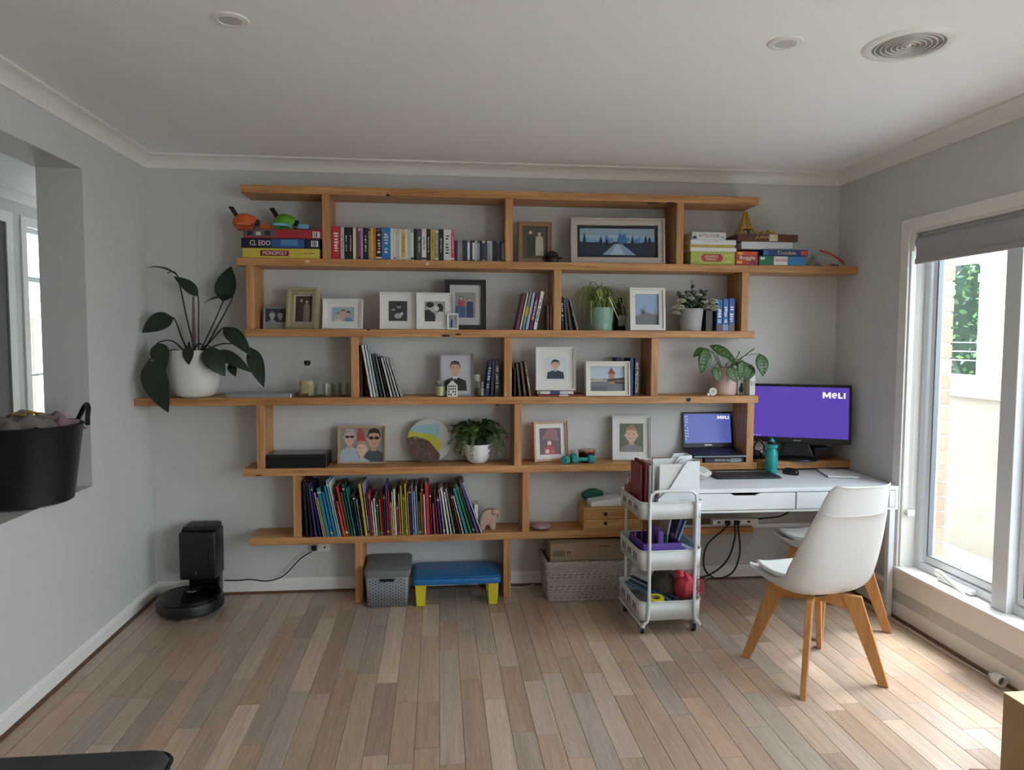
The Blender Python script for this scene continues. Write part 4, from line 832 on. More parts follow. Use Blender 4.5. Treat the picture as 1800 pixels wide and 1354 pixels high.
# big dark philodendron in white pot
pp = P(345, 697, -.125); t = thing('potted_philodendron', 'large dark leaved philodendron in white pot at the left shelf end', 'plant', (pp.x, -.142, ZB[4]))
pot_w = M('matte_white_ceramic', '#d8d6d0', .5, var=.03)
MB().lathe([(.001, .0), (.085, .0), (.112, .018), (.132, .06), (.138, .11), (.136, .18), (.128, .25), (.124, .275), (.118, .275), (.120, .25), (.118, .235), (.001, .235)], 40).build('pot', pot_w, t, smooth=True)
MB().lathe([(.001, .238), (.117, .236)], 24).build('soil', M('potting_soil', '#2a211a', .95, var=.3, bump=.8), t)
dk = leaf_mat('philodendron_leaf', '#1c2a1c'); stem = M('dark_stem', '#231512', .5)
L0 = t.location.copy()
def lp(u, v, y): return P(u, v, y) - L0
cen = Vector((.0, 0, .24))
for (b, tp, w, yb_, yt_, nr, sg, fo) in (
    ((311, 484), (254, 471), .045, -.12, -.16, (0, -.3, 1), .12, .3), ((348, 521), (305, 486), .080, -.14, -.15, (.2, -.7, .6), .10, .15),
    ((392, 530), (406, 468), .128, -.12, -.08, (0, -1, .25), .05, .1), ((409, 522), (357, 534), .045, -.16, -.16, (0, -.5, 1), .1, .2),
    ((305, 559), (249, 585), .130, -.13, -.16, (.1, -1, .6), .12, .12), ((394, 576), (443, 627), .095, -.17, -.24, (.3, -1, .5), .10, .15),
    ((441, 612), (464, 681), .095, -.20, -.25, (.1, -1, .2), .05, .15), ((378, 618), (442, 655), .085, -.20, -.25, (.2, -1, .6), .1, .15),
    ((361, 612), (396, 662), .120, -.25, -.27, (.1, -1, .4), .08, .1), ((405, 638), (414, 662), .055, -.20, -.22, (0, -1, .2), .05, .1),
    ((277, 603), (291, 652), .108, -.20, -.24, (0, -1, .4), .08, .12), ((262, 634), (296, 726), .150, -.25, -.30, (0, -1, .2), .06, .12),
    ((331, 608), (332, 642), .065, -.26, -.28, (0, -1, .3), .05, .15)):
    mb = MB(); B, T = lp(*b, yb_), lp(*tp, yt_); leafmesh(mb, B, T, w, nr, sg, fo, 10, .7)
    mb.build('leaf', dk, t, smooth=True, solid=.0012, sub=1)
    s0 = Vector((rk.uniform(-.03, .03), rk.uniform(-.02, .02), .236)); mid = (s0 + B) / 2 + Vector((0, 0, .05 if B.z < .32 else -.01))
    MB().tube(spline([s0, mid, B, B + (T - B) * .3], 6), [.0055 - .0025 * k / 18 for k in range(19)], 6).build('stem', stem, t, smooth=True)
MB().tube([lp(341, 612, -.13), lp(340, 565, -.13), lp(340, 521, -.14)], [.011, .009, .006], 8).build('stake', M('moss_stake', '#6a5d55', .8), t, smooth=True)
# spider plant in green pot
pp = P(1056, 580, -.15); t = thing('spider_plant', 'spider plant with arching striped leaves in sage green pot', 'plant', (pp.x, -.15, ZB[3]))
MB().lathe([(.001, 0), (.066, 0), (.068, .005), (.070, .038), (.0705, .04), (.0705, .044), (.072, .046), (.076, .14), (.072, .14), (.069, .12), (.001, .118)], 36).build('pot', M('sage_green_ceramic', '#7fa393', .35, var=.05), t, smooth=True)
sp1, sp2 = M('spider_leaf', '#90a45c', .45, var=.2), M('spider_leaf_pale', '#ccd29a', .45, var=.2)
rr_ = random.Random(12)
for k in range(150):
    a = rr_.uniform(0, 2 * math.pi); l = rr_.uniform(.07, .25) * (.7 if math.sin(a) > .3 else 1); hh = rr_.uniform(.06, .17)
    dx, dy = math.cos(a) * l, math.sin(a) * l * .5; w = rr_.uniform(.008, .014)
    b = Vector((rr_.uniform(-.04, .04), rr_.uniform(-.04, .04), .115)); drop = l * rr_.uniform(.1, 1.35); tw_ = rr_.uniform(-.03, .03)
    pts = spline([b, b + Vector((dx * .22, dy * .22, hh * .85)), b + Vector((dx * .6 + tw_, dy * .6, hh * rr_.uniform(.75, 1.1))), b + Vector((dx * 1.02, dy, hh - drop))], 4)
    pts = [Vector((q.x, min(q.y, .13), max(q.z, .004 if q.y > -.08 else -.02))) for q in pts]
    mb = MB(); rows = []; side = Vector((-dy, dx, 0)).normalized()
    for i, q in enumerate(pts):
        f = i / (len(pts) - 1); ww = w / 2 * (1 - f) ** .5 + .0006; rows.append([q - side * ww, q + Vector((0, 0, -.0012)), q + side * ww])
    mb.grid(rows).build('leaf', (sp1, sp2)[k % 3 == 0], t, smooth=True)
# dark bottle vase behind it
t = thing('dark_vase', 'dark green glass bottle vase behind the spider plant', 'vase', (P(1090, 578, -.1).x, -.085, ZB[3]))
MB().lathe([(.001, 0), (.036, 0), (.040, .01), (.040, .11), (.034, .14), (.016, .165), (.014, .20), (.017, .205), (.012, .205), (.010, .165), (.001, .16)], 24).build('vase_body', M('dark_bottle_glass', '#20241e', .15, var=.1), t, smooth=True)
MB().box(-.018, .018, -.043, -.0405, .03, .095).build('paper_label', M('vase_label', '#7a7a74', .7), t)
# white flowers in grey ribbed pot
pp = P(1214, 580, -.15); t = thing('flower_pot', 'white flowers and grey green leaves in grey ribbed pot', 'plant', (pp.x, -.15, ZB[3]))
prof = [(.001, 0), (.060, 0)] + [(.062 + .013 * i / 14 + (.0012 if i % 2 else 0), .004 + .135 * i / 14) for i in range(15)] + [(.070, .139), (.068, .12), (.001, .12)]
MB().lathe(prof, 40).build('pot', M('grey_ribbed_ceramic', '#a29f9d', .6, var=.1, scale=90, bump=.6, bscale=120), t, smooth=True)
eu = [M('eucalyptus_leaf', '#5d7257', .6, var=.2), M('eucalyptus_pale', '#8b9a84', .6, var=.2), M('eucalyptus_dark', '#3c5440', .6, var=.2)]
for k in range(26):
    a = rr_.uniform(0, 6.28); mb = MB(); top = Vector((math.cos(a) * rr_.uniform(.02, .105), math.sin(a) * .07, .16 + rr_.uniform(0, .09) + (.05 if k == 0 else 0))); b = Vector((0, 0, .12))
    if k == 0: top = Vector((.0, 0, .30))
    MB().tube([b, (b + top) / 2, top], .0015, 5).build('stem', eu[2], t)
    for j in range(14):
        q = b + (top - b) * (.35 + .65 * j / 13); d = Vector((rr_.uniform(-1, 1), rr_.uniform(-1, 1), rr_.uniform(-.3, .8))).normalized() * rr_.uniform(.02, .036)
        leafmesh(mb, q, q + d, .024, (rr_.uniform(-1, 1), rr_.uniform(-1, 0), 1), .1, .1, 4, .9)
    mb.build('leaf_spray', eu[k % 3], t, smooth=True)
wf = M('white_petals', '#dcdccb', .6, var=.06)
for (x_, y_, z_, r_) in ((.118, -.05, .125, .052), (.108, -.06, .165, .046), (-.098, -.05, .13, .044), (-.085, -.06, .172, .036), (-.03, -.075, .19, .028), (.02, -.07, .21, .028), (-.105, -.03, .10, .03), (.055, -.07, .17, .024)):
    mb = MB()
    for j in range(16):
        a = j * 2.4; el = .1 + .9 * j / 16; d = Vector((math.cos(a) * math.cos(el), math.sin(a) * math.cos(el) - .4, math.sin(el))).normalized()
        leafmesh(mb, Vector((x_, y_, z_)), Vector((x_, y_, z_)) + d * r_, r_ * .9, (d.z, -.5, 1), .2, .3, 4, .8)
    mb.build('flower', wf, t, smooth=True)
# ================================================================ third shelf: laptop, bottles, candles
z = ZB[4]
t = thing('closed_laptop', 'closed silver laptop lying flat right of the big plant', 'laptop', (.69, -.125, z))
alum = M('brushed_aluminium', '#a9abad', .35, .6, var=.05)
MB().prism(rrect(-.19, .19, -.10, .10, .012), 0, .012, 'z').build('base', alum, t, bevel=.002)
MB().prism(rrect(-.19, .19, -.10, .10, .012), .0125, .021, 'z').build('lid', alum, t, bevel=.002)
# whisky bottle
gl = clear_glass('clear_glassware', (.93, .94, .92), 1.0); amber = M('amber_spirit', '#8a6a2c', .1, trans=.7)
t = thing('spirit_bottle', 'clear spirit bottle with cream label and black cork', 'bottle', (P(541, 695, -.15).x, -.15, z))
MB().lathe([(.001, .002), (.040, 0), (.046, .006), (.047, .10), (.040, .125), (.018, .145), (.014, .165), (.014, .185), (.018, .187), (.018, .195), (.012, .195)], 28).build('bottle_glass', gl, t, smooth=True)
MB().lathe([(.001, .006), (.042, .006), (.043, .045), (.001, .045)], 24).build('spirit', amber, t, smooth=True)
MB().lathe([(.001, .185), (.012, .185), (.019, .196), (.019, .214), (.001, .216)], 18).build('cork', M('black_cork', '#1d1a18', .6), t, smooth=True)
MB().lathe([(.0478, .022), (.0478, .095)], 16, a0=math.radians(200), a1=math.radians(320)).build('paper_label', M('cream_label', '#b6a878', .7, var=.25, scale=90), t, smooth=True)
t = thing('decanter', 'square clear glass decanter with ball stopper', 'decanter', (P(569, 690, -.1).x, -.09, z))
MB().prism(rrect(-.042, .042, -.042, .042, .012), 0, .105, 'z').build('decanter_body', gl, t, bevel=.006, smooth=True)
MB().lathe([(.018, .105), (.014, .115), (.014, .135), (.02, .14)], 18).build('neck', gl, t, smooth=True)
MB().lathe([(.001, .135), (.010, .137), (.018, .150), (.016, .163), (.001, .170)], 16).build('stopper', gl, t, smooth=True)
def tumbler(u, y, r, h, label):
    t = thing('tumbler', label, 'glass', (P(u, 693, y).x, y, z), (0, 0, 0), 'glass tumblers beside the decanter')
    MB().lathe([(.001, 0), (r * .82, 0), (r * .86, .004), (r, h), (r - .0025, h), (r * .82 - .002, .012), (.001, .010)], 20).build('glass_wall', gl, t, smooth=True)
tumbler(549, -.205, .030, .075, 'small glass tumbler in front of the spirit bottle')
tumbler(577, -.205, .032, .078, 'small glass tumbler in front of the decanter')
tumbler(604, -.14, .034, .08, 'small glass tumbler nearest the pine post')
tumbler(592, -.07, .030, .075, 'small glass tumbler behind the others by the decanter')
# candles
t = thing('candle', 'cream candle in clear glass before the suit portrait', 'candle', (P(774, 695, -.195).x, -.19, z))
MB().lathe([(.001, 0), (.028, 0), (.034, .095), (.032, .095), (.027, .006), (.001, .005)], 24).build('glass', gl, t, smooth=True)
MB().lathe([(.001, .007), (.0268, .007), (.0295, .062), (.001, .060)], 24).build('wax', M('cream_wax', '#d6cd9e', .5), t, smooth=True)
MB().tube([(0, 0, .06), (.001, 0, .07)], .0012, 5).build('wick', bkm, t)
t = thing('house_candle_holder', 'small white ceramic house with punched windows', 'ornament', (P(795, 696, -.205).x, -.21, z))
hw_ = M('white_porcelain', '#d9d7d0', .35); wd = M('house_window_hole', '#2a2622', .8)
MB().prism([(-.031, 0), (.031, 0), (.031, .068), (0, .100), (-.031, .068)], -.02, .02).build('house_walls', hw_, t, bevel=.002)
for i in range(4):
    for j in range(4):
        if (i, j) in ((1, 1), (2, 0)): continue
        MB().box(-.024 + .0125 * i, -.024 + .0125 * i + .008, -.0206, -.019, .010 + .0165 * j, .010 + .0165 * j + .010).build('window', wd, t)
t = thing('white_cup', 'white cup stacked behind the portrait of the man', 'cup', (P(838, 690, -.1).x, -.10, z))
MB().lathe([(.001, 0), (.028, 0), (.030, .06), (.024, .075), (.026, .08), (.032, .13), (.030, .13), (.022, .085), (.001, .08)], 22).build('cup_body', M('white_glaze', '#c9c8c4', .3), t, smooth=True)
t = thing('glass_jar', 'clear glass jar left of the navy book', 'jar', (P(845, 695, -.17).x, -.17, z))
MB().lathe([(.001, 0), (.030, 0), (.032, .09), (.030, .09), (.028, .006), (.001, .005)], 22).build('jar_wall', gl, t, smooth=True)
MB().lathe([(.001, .006), (.0275, .006), (.0285, .05), (.001, .05)], 18).build('jar_contents', M('grey_contents', '#6d6a66', .8), t)
# prayer plant in pink pot
pp = P(1273, 697, -.15); t = thing('prayer_plant', 'prayer plant with patterned leaves in blush pink pot', 'plant', (pp.x, -.15, z))
MB().lathe([(.001, 0), (.062, 0), (.070, .012), (.072, .05), (.068, .09), (.058, .125), (.055, .155), (.060, .172), (.055, .172), (.050, .155), (.052, .12), (.001, .115)], 36).build('pot', M('blush_ceramic', '#c9ab9f', .55, var=.04), t, smooth=True)
L0 = t.location.copy()
pl1, pl2, pl3 = leaf_mat('maranta_leaf', '#3f5e34'), M('maranta_vein', '#8fae6a', .5), M('maranta_blotch', '#22381f', .5)
for (b, tp, w, yb_, yt_, nr) in (((1238, 612), (1218, 628), .05, -.17, -.2, (0, -1, .6)), ((1241, 612), (1232, 657), .085, -.20, -.23, (0, -1, .3)), ((1247, 608), (1296, 642), .09, -.16, -.19, (.2, -1, .8)), ((1256, 645), (1262, 672), .065, -.23, -.25, (0, -1, .3)), ((1280, 645), (1293, 672), .075, -.23, -.25, (0, -1, .3)), ((1306, 634), (1300, 668), .075, -.21, -.23, (0, -1, .3)), ((1322, 642), (1310, 670), .07, -.18, -.2, (0, -1, .3)), ((1335, 622), (1341, 662), .085, -.2, -.23, (0, -1, .3)), ((1290, 640), (1326, 650), .06, -.1, -.1, (0, -1, .8))):
    B, T = lp(*b, yb_), lp(*tp, yt_); mb = MB(); leafmesh(mb, B, T, w, nr, .08, .15, 8, .8); lf = mb.build('leaf', pl1, t, smooth=True, solid=.0008)
    ax = T - B; N = Vector(nr).normalized(); side = ax.cross(N).normalized(); up = side.cross(ax).normalized()
    vm, bm2 = MB(), MB()
    for k in range(1, 6):
        f = k / 7
        for s_ in (-1, 1):
            c0_ = B + ax * f + up * (4 * f * (1 - f) * .08 * ax.length + .0022); e = c0_ + ax * .12 + side * s_ * w * .36 + up * .012 * .5
            vm.add([c0_, c0_ + ax * .02, e], [(0, 1, 2)])
            m_ = c0_ + ax * .09 + side * s_ * w * .14 + up * .0012
            bm2.add([m_ - ax * .035, m_ + side * s_ * w * .10, m_ + ax * .045, m_ - side * s_ * w * .07], [(0, 1, 2, 3)])
    vm.add([B + up * .002, B + ax * .5 + side * .0014 + up * (.08 * ax.length + .002), T, B + ax * .5 - side * .0014 + up * (.08 * ax.length + .002)], [(0, 1, 2, 3)])
    vm.build('veins', pl2, lf); bm2.build('blotches', pl3, lf)
    s0 = Vector((rk.uniform(-.02, .02), 0, .14)); MB().tube(spline([s0, (s0 + B) / 2 + Vector((0, 0, .04)), B], 6), .0022, 5).build('stem', M('green_stem', '#56693f', .5), t, smooth=True)
for u, v in ((1300, 618), (1326, 613)):
    q = lp(u, v, -.18); MB().tube(spline([Vector((.02, 0, .15)), q * .5 + Vector((.03, 0, .10)), q], 5), [.002 + .0002 * k for k in range(11)], 5).build('new_shoot', M('green_stem', '#56693f', .5), t)
t = thing('alarm_clock', 'small round white alarm clock left of the pink pot', 'clock', (P(1252, 697, -.215).x, -.215, z))
MB().lathe([(.001, -.012), (.022, -.012), (.024, -.006), (.024, .012), (.001, .012)], 24, M4=Matrix.Translation((0, 0, .026)) @ Matrix.Rotation(math.radians(90), 4, 'X')).build('case', hw_, t, smooth=True)
MB().lathe([(.001, 0), (.018, 0)], 20, M4=Matrix.Translation((0, -.0125, .026)) @ Matrix.Rotation(math.radians(90), 4, 'X')).build('dial', M('clock_dial', '#bdbab0', .5), t)
MB().box(-.001, .001, -.0135, -.0128, .026, .038).box(0, .009, -.0135, -.0128, .0252, .0268).build('hands', bkm, t)
MB().box(-.036, -.020, -.01, .01, 0, .018).build('side_block', hw_, t, bevel=.003)
t = thing('print_block', 'small white block printed with black silhouettes beside the pink pot', 'ornament', (P(1301, 697, -.12).x, -.12, z))
MB().box(-.022, .022, -.012, .012, 0, .10).build('block', hw_, t, bevel=.002)
picture([('e', .5, .35, .35, .22, '#1c1c1e'), ('e', .55, .62, .2, .12, '#1c1c1e'), ('r', .3, .05, .42, .3, '#1c1c1e'), ('r', .62, .05, .74, .3, '#1c1c1e')], -.022, 0, .044, .10, t, -.0126, 'silhouette_print')
t = thing('white_box', 'upright white box with grey lettering at the shelf end', 'box', (P(1321, 697, -.19).x, -.20, z))
MB().box(-.018, .018, 0, .10, 0, .145).build('box_body', hw_, t, bevel=.002); lettering('00', t, 0, .075, .028, .03, '#6a6a68')
# ================================================================ fourth shelf
z = ZB[5]
t = thing('black_case', 'low black storage case with clear lid at the shelf left end', 'box', (P(522, 823, -.21).x, -.10, z))
bk = M('black_lacquer', '#0d0d0f', .3)
MB().box(-.175, .175, -.12, .085, 0, .055).build('case_body', bk, t, bevel=.003)
MB().box(-.175, .175, -.12, .085, .0555, .078).build('lid_frame', bk, t, bevel=.004)
MB().box(-.155, .155, -.105, .07, .0775, .0795).build('lid_window', M('smoky_lid_glass', '#22242a', .12), t)
# fern
pp = P(839, 812, -.12); t = thing('potted_fern', 'bushy green fern spilling over a round white pot', 'plant', (pp.x, -.125, z))
MB().lathe([(.001, 0), (.040, 0), (.058, .012), (.076, .05), (.082, .09), (.080, .12), (.074, .12), (.076, .10), (.001, .10)], 36).build('pot', M('gloss_white_pot', '#dddcd8', .3), t, smooth=True)
fm = [M('fern_a', '#3f5a24', .55, var=.25), M('fern_b', '#557a2e', .55, var=.25), M('fern_c', '#2c4420', .55, var=.25)]
rf = random.Random(31)
for k in range(64):
    a = rf.uniform(0, 2 * math.pi); l = rf.uniform(.07, .20); hh = rf.uniform(.06, .15); b = Vector((rf.uniform(-.03, .03), rf.uniform(-.03, .03), .105))
    dx, dy = math.cos(a) * l, math.sin(a) * min(l, .11); drop = rf.uniform(0, .16) if l > .11 else rf.uniform(-.01, .05)
    pts = spline([b, b + Vector((dx * .3, dy * .3, hh)), b + Vector((dx * .75, dy * .75, hh * .9)), b + Vector((dx, dy, hh - drop))], 5)
    mb = MB(); mb.tube(pts, .0011, 4)
    for i in range(2, len(pts)):
        q = pts[i]; tg = (pts[i] - pts[i - 1]).normalized(); sd = tg.cross(Vector((rf.uniform(-.5, .5), rf.uniform(-.7, .2), 1))).normalized(); f = i / len(pts)
        for s_ in (-1, 1):
            for h_ in (0, .5):
                p0 = q + tg * h_ * .009; ll = .032 * (1.25 - f) * rf.uniform(.7, 1.1); e = p0 + sd * s_ * ll + tg * ll * .45 + Vector((0, 0, -ll * .3)); m_ = (p0 + e) / 2; ww = tg * ll * .26
                mb.add([p0, m_ + ww, e, m_ - ww], [(0, 1, 2, 3)])
    for j in range(len(mb.v)):
        v = mb.v[j]; mb.v[j] = (v[0], min(v[1], .115), max(v[2], .003))
    mb.build('frond', fm[k % 3], t)
# dumbbells and copper candle
teal_r = M('teal_rubber', '#2f8f8c', .55)
for (u, v, y, rz, lab) in ((1002, 811, -.195, .9, 'teal dumbbell turned towards the front at the left'), (1026, 811, -.215, .06, 'teal dumbbell lying across at the right')):
    q = P(u, v, y); t = thing('dumbbell', lab, 'dumbbell', (q.x, y + .02, z), (0, 0, rz), 'teal dumbbells')
    for s_ in (-1, 1):
        MB().lathe([(.001, -.020), (.022, -.020), (.027, -.012), (.027, .012), (.022, .020), (.001, .020)], 8, M4=Matrix.Translation((s_ * .052, 0, .0255)) @ Matrix.Rotation(math.radians(90), 4, 'Y') @ Matrix.Rotation(math.radians(22.5), 4, 'Z')).build('weight', teal_r, t, smooth=False)
    MB().tube([(-.04, 0, .0255), (.04, 0, .0255)], .013, 12).build('grip', teal_r, t, smooth=True)
t = thing('jar_candle', 'dark red glass candle with copper lid', 'candle', (P(1031, 807, -.12).x, -.125, z))
MB().lathe([(.001, 0), (.046, 0), (.050, .006), (.052, .062), (.001, .062)], 30).build('jar', M('dark_red_glass', '#3c1016', .15), t, smooth=True)
MB().lathe([(.001, .062), (.054, .062), (.055, .067), (.054, .076), (.001, .077)], 30).build('lid', M('copper_lid', '#b8825f', .25, .9), t, smooth=True)
def meli_logo(parent, cx, cz, w, h, y, M4):
    mb = MB(); k = w / 3.38; x0 = cx - w / 2; z0 = cz - h / 2
    def poly(pts, lift=0): mb.prism([(x0 + p * k, z0 + q * h) for p, q in pts], y - lift, y + .0006, M4=M4)
    poly([(0, 0), (.27, 0), (.27, 1), (0, 1)]); poly([(.96, 0), (1.23, 0), (1.23, 1), (.96, 1)])
    poly([(.03, 1), (.32, 1), (.70, .34), (.55, .12)], .0001); poly([(1.20, 1), (.91, 1), (.53, .34), (.68, .12)], .0002)
    n = 16
    for i in range(n):
        t0, t1 = math.radians(-5 + 315 * i / n), math.radians(-5 + 315 * (i + 1) / n)
        poly([(1.76 + .40 * math.cos(t0), .47 + .47 * math.sin(t0)), (1.76 + .40 * math.cos(t1), .47 + .47 * math.sin(t1)), (1.76 + .20 * math.cos(t1), .47 + .25 * math.sin(t1)), (1.76 + .20 * math.cos(t0), .47 + .25 * math.sin(t0))])
    poly([(1.50, .38), (2.16, .38), (2.16, .56), (1.50, .56)], .0001)
    poly([(2.30, 0), (2.56, 0), (2.56, .95), (2.30, .95)]); poly([(2.30, 0), (2.96, 0), (2.96, .24), (2.30, .24)], .0001); poly([(3.11, 0), (3.38, 0), (3.38, .95), (3.11, .95)])
    mb.build('screen_logo', glow('screen_white', '#ffffff', .6), parent)
# open laptop on books
t = thing('open_laptop', 'open black laptop with blue desktop raised on books', 'laptop', (3.478, -.255, z + .0305), (0, 0, 0))
lb = M('black_laptop_plastic', '#17181b', .45); wl = .168
T7 = Matrix.Rotation(math.radians(5), 4, 'X')
MB().box(-wl, wl, 0, .205, .002, .020, M4=T7).build('base', lb, t, bevel=.003)
MB().box(-wl, wl, -.0008, .0, .008, .014, M4=T7).build('front_trim', alum, t)
kb_ = MB()
for i in range(5):
    for j in range(14): kb_.box(-.150 + j * .0215, -.150 + j * .0215 + .0185, .085 + i * .0215, .085 + i * .0215 + .018, .020, .0222, M4=T7)
kb_.build('keys', M('black_keys', '#232428', .5), t)
MB().box(-.045, .045, .015, .07, .020, .0206, M4=T7).build('touchpad', M('touchpad', '#1d1e21', .35), t)
LS = Matrix.Translation((0, .205, .036)) @ Matrix.Rotation(math.radians(-10), 4, 'X')
so = MB().box(-wl, wl, -.002, .008, 0, .232, M4=LS).build('screen_lid', lb, t, bevel=.003)
MB().box(-wl + .012, wl - .012, -.0032, -.002, .030, .220, M4=LS).build('display', glow('laptop_blue_screen', '#5a66b8', .5), t)
meli_logo(t, .107, .196, .078, .022, -.0036, LS)
ic = MB()
for j in range(9):
    for i in range(2):
        if (i + j) % 5 != 4: ic.box(-.150 + i * .013, -.150 + i * .013 + .006, -.0038, -.0034, .20 - j * .0185, .207 - j * .0185, M4=LS)
ic.build('desktop_icons', glow('icon_pale', '#dfe4f4', .5), t)
MB().box(-.024, .024, -.0030, -.002, .0135, .0205, M4=LS).build('brand_badge', alum, t)
b_ = tag(MB().box(0, .25, 0, .18, 0, .030).build('book', M('cover_#2c2f36', '#2c2f36', .4)), 'dark book with silver title lying under the open laptop', 'book'); b_.location = (3.385, -.238, z)
lettering('IMMORTAL', b_, .115, .015, .10, .016, '#c9ccd0', -.0008); MB().box(.165, .235, -.0005, .001, .002, .028).build('spine_print', M('spine_grey_print', '#8c9096', .5), b_)
b_ = tag(MB().box(0, .09, 0, .16, 0, .026).build('wooden_block', wood('pale_block', '#a5835c', '#c2a078', 'y')), 'pale wooden block under the left laptop corner', 'block'); b_.location = (3.285, -.22, z)
t = thing('headset', 'black headset with silver earcup hung by the pine post', 'headset', (3.775, -.15, z))
MB().tube(spline([(-.03, 0, .05), (-.032, 0, .09), (0, .0, .125), (.032, 0, .09), (.03, 0, .05)], 6), .006, 8).build('headband', bkm, t, smooth=True)
for s_ in (-1, 1): MB().lathe([(.001, -.014), (.028, -.014), (.032, 0), (.028, .014), (.001, .014)], 18, M4=Matrix.Translation((s_ * .022, 0, .034)) @ Matrix.Rotation(math.radians(90), 4, 'Y')).build('earcup', bkm, t, smooth=True)
MB().lathe([(.001, .0), (.012, 0), (.010, .006), (.001, .006)], 12, M4=Matrix.Translation((0, -.034, .06)) @ Matrix.Rotation(math.radians(90), 4, 'X')).build('silver_button', alum, t)
# ================================================================ monitor
t = thing('monitor', 'large black monitor with purple desktop on the desk', 'monitor', (4.018, -.165, z), (0, 0, math.radians(-23)))
mbk = M('monitor_black_plastic', '#101012', .35)
rows = [[Vector((.125 * k * math.cos(a), .09 * k * math.sin(a) + .0, zz)) for a in [i * math.pi / 16 for i in range(32)]] for k, zz in ((1, 0), (1, .006), (.96, .012), (.5, .020), (.02, .022))]
MB().grid(rows, closed=True).build('stand_base', mbk, t, smooth=True)
MB().prism([(-.11, .016), (.11, .016), (.075, .10), (.07, .19), (-.07, .19), (-.075, .10)], .0, .026).build('stand_neck', mbk, t, bevel=.008)
MS = Matrix.Translation((0, -.03, .112)) @ Matrix.Rotation(math.radians(-6), 4, 'X'); mw_, mh_ = .315, .375
MB().box(-mw_, mw_, 0, .028, 0, mh_, M4=MS).build('housing', mbk, t, bevel=.006)
MB().box(-mw_ + .15, mw_ - .15, .028, .055, .08, .27, M4=MS).build('rear_hump', mbk, t, bevel=.012)
MB().box(-mw_ + .016, mw_ - .016, -.0012, .001, .034, mh_ - .018, M4=MS).build('display', glow('monitor_purple_screen', '#5b3fb4', .55), t)
meli_logo(t, .212, .308, .132, .038, -.0018, MS)
ic = MB()
for j in range(4): ic.box(-.280 + j * .018, -.274 + j * .018, -.0018, -.0014, .040, .046, M4=MS)
ic.build('taskbar_icons', glow('icon_pale', '#dfe4f4', .5), t)
MB().box(-.022, .022, -.0008, .001, .0125, .0185, M4=MS).build('brand_badge', alum, t)
t = thing('desk_clutter_box', 'small dark box with blue cable behind the monitor stand', 'box', (4.20, -.10, z))
MB().box(-.05, .07, -.05, .06, 0, .075).build('box_body', M('dark_maroon_box', '#3a2a2c', .5), t, bevel=.004)
MB().tube(spline([(-.05, -.06, .07), (-.02, -.08, .072), (.03, -.07, .078)], 5), .004, 6).build('blue_cable', M('blue_cable', '#3a6a8a', .4), t)
# ================================================================ desk
dk_w = M('white_melamine', '#dfe2e4', .4, var=.015); DX0, DX1, DY0, DY1, DZ = 3.145, 4.335, -.737, -.157, .76
t = thing('desk', 'white desk with two shallow drawers and slim steel legs', 'desk', (0, 0, 0))
MB().box(DX0, DX1, DY0, DY1, DZ - .022, DZ).build('desk_top', dk_w, t, bevel=.002)
MB().box(DX0, DX0 + .016, DY0 + .002, DY1, DZ - .135, DZ - .022).box(DX1 - .016, DX1, DY0 + .002, DY1, DZ - .135, DZ - .022).box(DX0 + .016, DX1 - .016, DY0 + .004, DY1, DZ - .135, DZ - .122).box(DX0 + .016, DX1 - .016, DY1 - .012, DY1, DZ - .122, DZ - .022).build('carcass', dk_w, t, bevel=.001)
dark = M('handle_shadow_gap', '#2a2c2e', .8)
for (a, b, hx) in ((DX0 + .02, 3.722, 3.43), (3.730, DX1 - .06, 4.0)):
    hz = DZ - .026; pts = [(a, DZ - .118), (b, DZ - .118), (b, hz), (hx + .085, hz), (hx + .06, hz - .013), (hx - .06, hz - .013), (hx - .085, hz), (a, hz)]
    d_ = MB().prism(pts, DY0 - .001, DY0 + .016).build('drawer', dk_w, t, bevel=.0012, seg=1)
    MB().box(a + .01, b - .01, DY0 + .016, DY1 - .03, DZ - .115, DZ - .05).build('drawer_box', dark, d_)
MB().box(DX1 - .052, DX1 - .02, DY0, DY0 + .014, DZ - .118, DZ - .026).build('end_panel', dk_w, t, bevel=.001)
st = M('white_steel', '#d8dbde', .35)
for x_ in (DX0 + .001, DX1 - .045):
    for y_ in (DY0 + .005, DY1 - .04): MB().box(x_, x_ + .034, y_, y_ + .034, 0, DZ - .135).build('leg', st, t, bevel=.003)
    MB().box(x_ + .006, x_ + .028, DY0 + .03, DY1 - .03, .19, .215).build('side_rail', st, t, bevel=.002)
MB().box(DX0 + .03, DX1 - .03, DY1 - .055, DY1 - .035, .395, .42).build('back_rail', st, t, bevel=.002)
# things on the desk
t = thing('drink_bottle', 'teal metal drink bottle with sipper cap on the desk', 'bottle', (3.795, -.285, DZ))
tq = M('teal_enamel', '#23a09a', .35, var=.04)
MB().lathe([(.001, 0), (.033, 0), (.036, .005), (.037, .115), (.034, .135), (.024, .152), (.022, .160)], 28).build('bottle_body', tq, t, smooth=True)
MB().lathe([(.023, .155), (.034, .158), (.037, .163), (.036, .176), (.027, .180), (.001, .181)], 28).build('cap_ring', tq, t, smooth=True)
MB().lathe([(.026, .180), (.028, .188), (.022, .198), (.001, .199)], 22).build('cap_collar', bkm, t, smooth=True)
MB().lathe([(.018, .197), (.016, .205), (.008, .212), (.008, .220), (.001, .222)], 18).build('sipper', tq, t, smooth=True)
MB().tube(spline([(.030, -.005, .172), (.046, -.005, .176), (.052, -.005, .160), (.036, -.005, .148)], 5), .003, 6).build('carry_strap', bkm, t)
marks(t, 0, .022, .026, .006, '#b8d8d4', -.0375, n=5)
t = thing('keyboard', 'flat black keyboard in front of the open laptop', 'keyboard', (3.575, -.385, DZ), (0, 0, -.02))
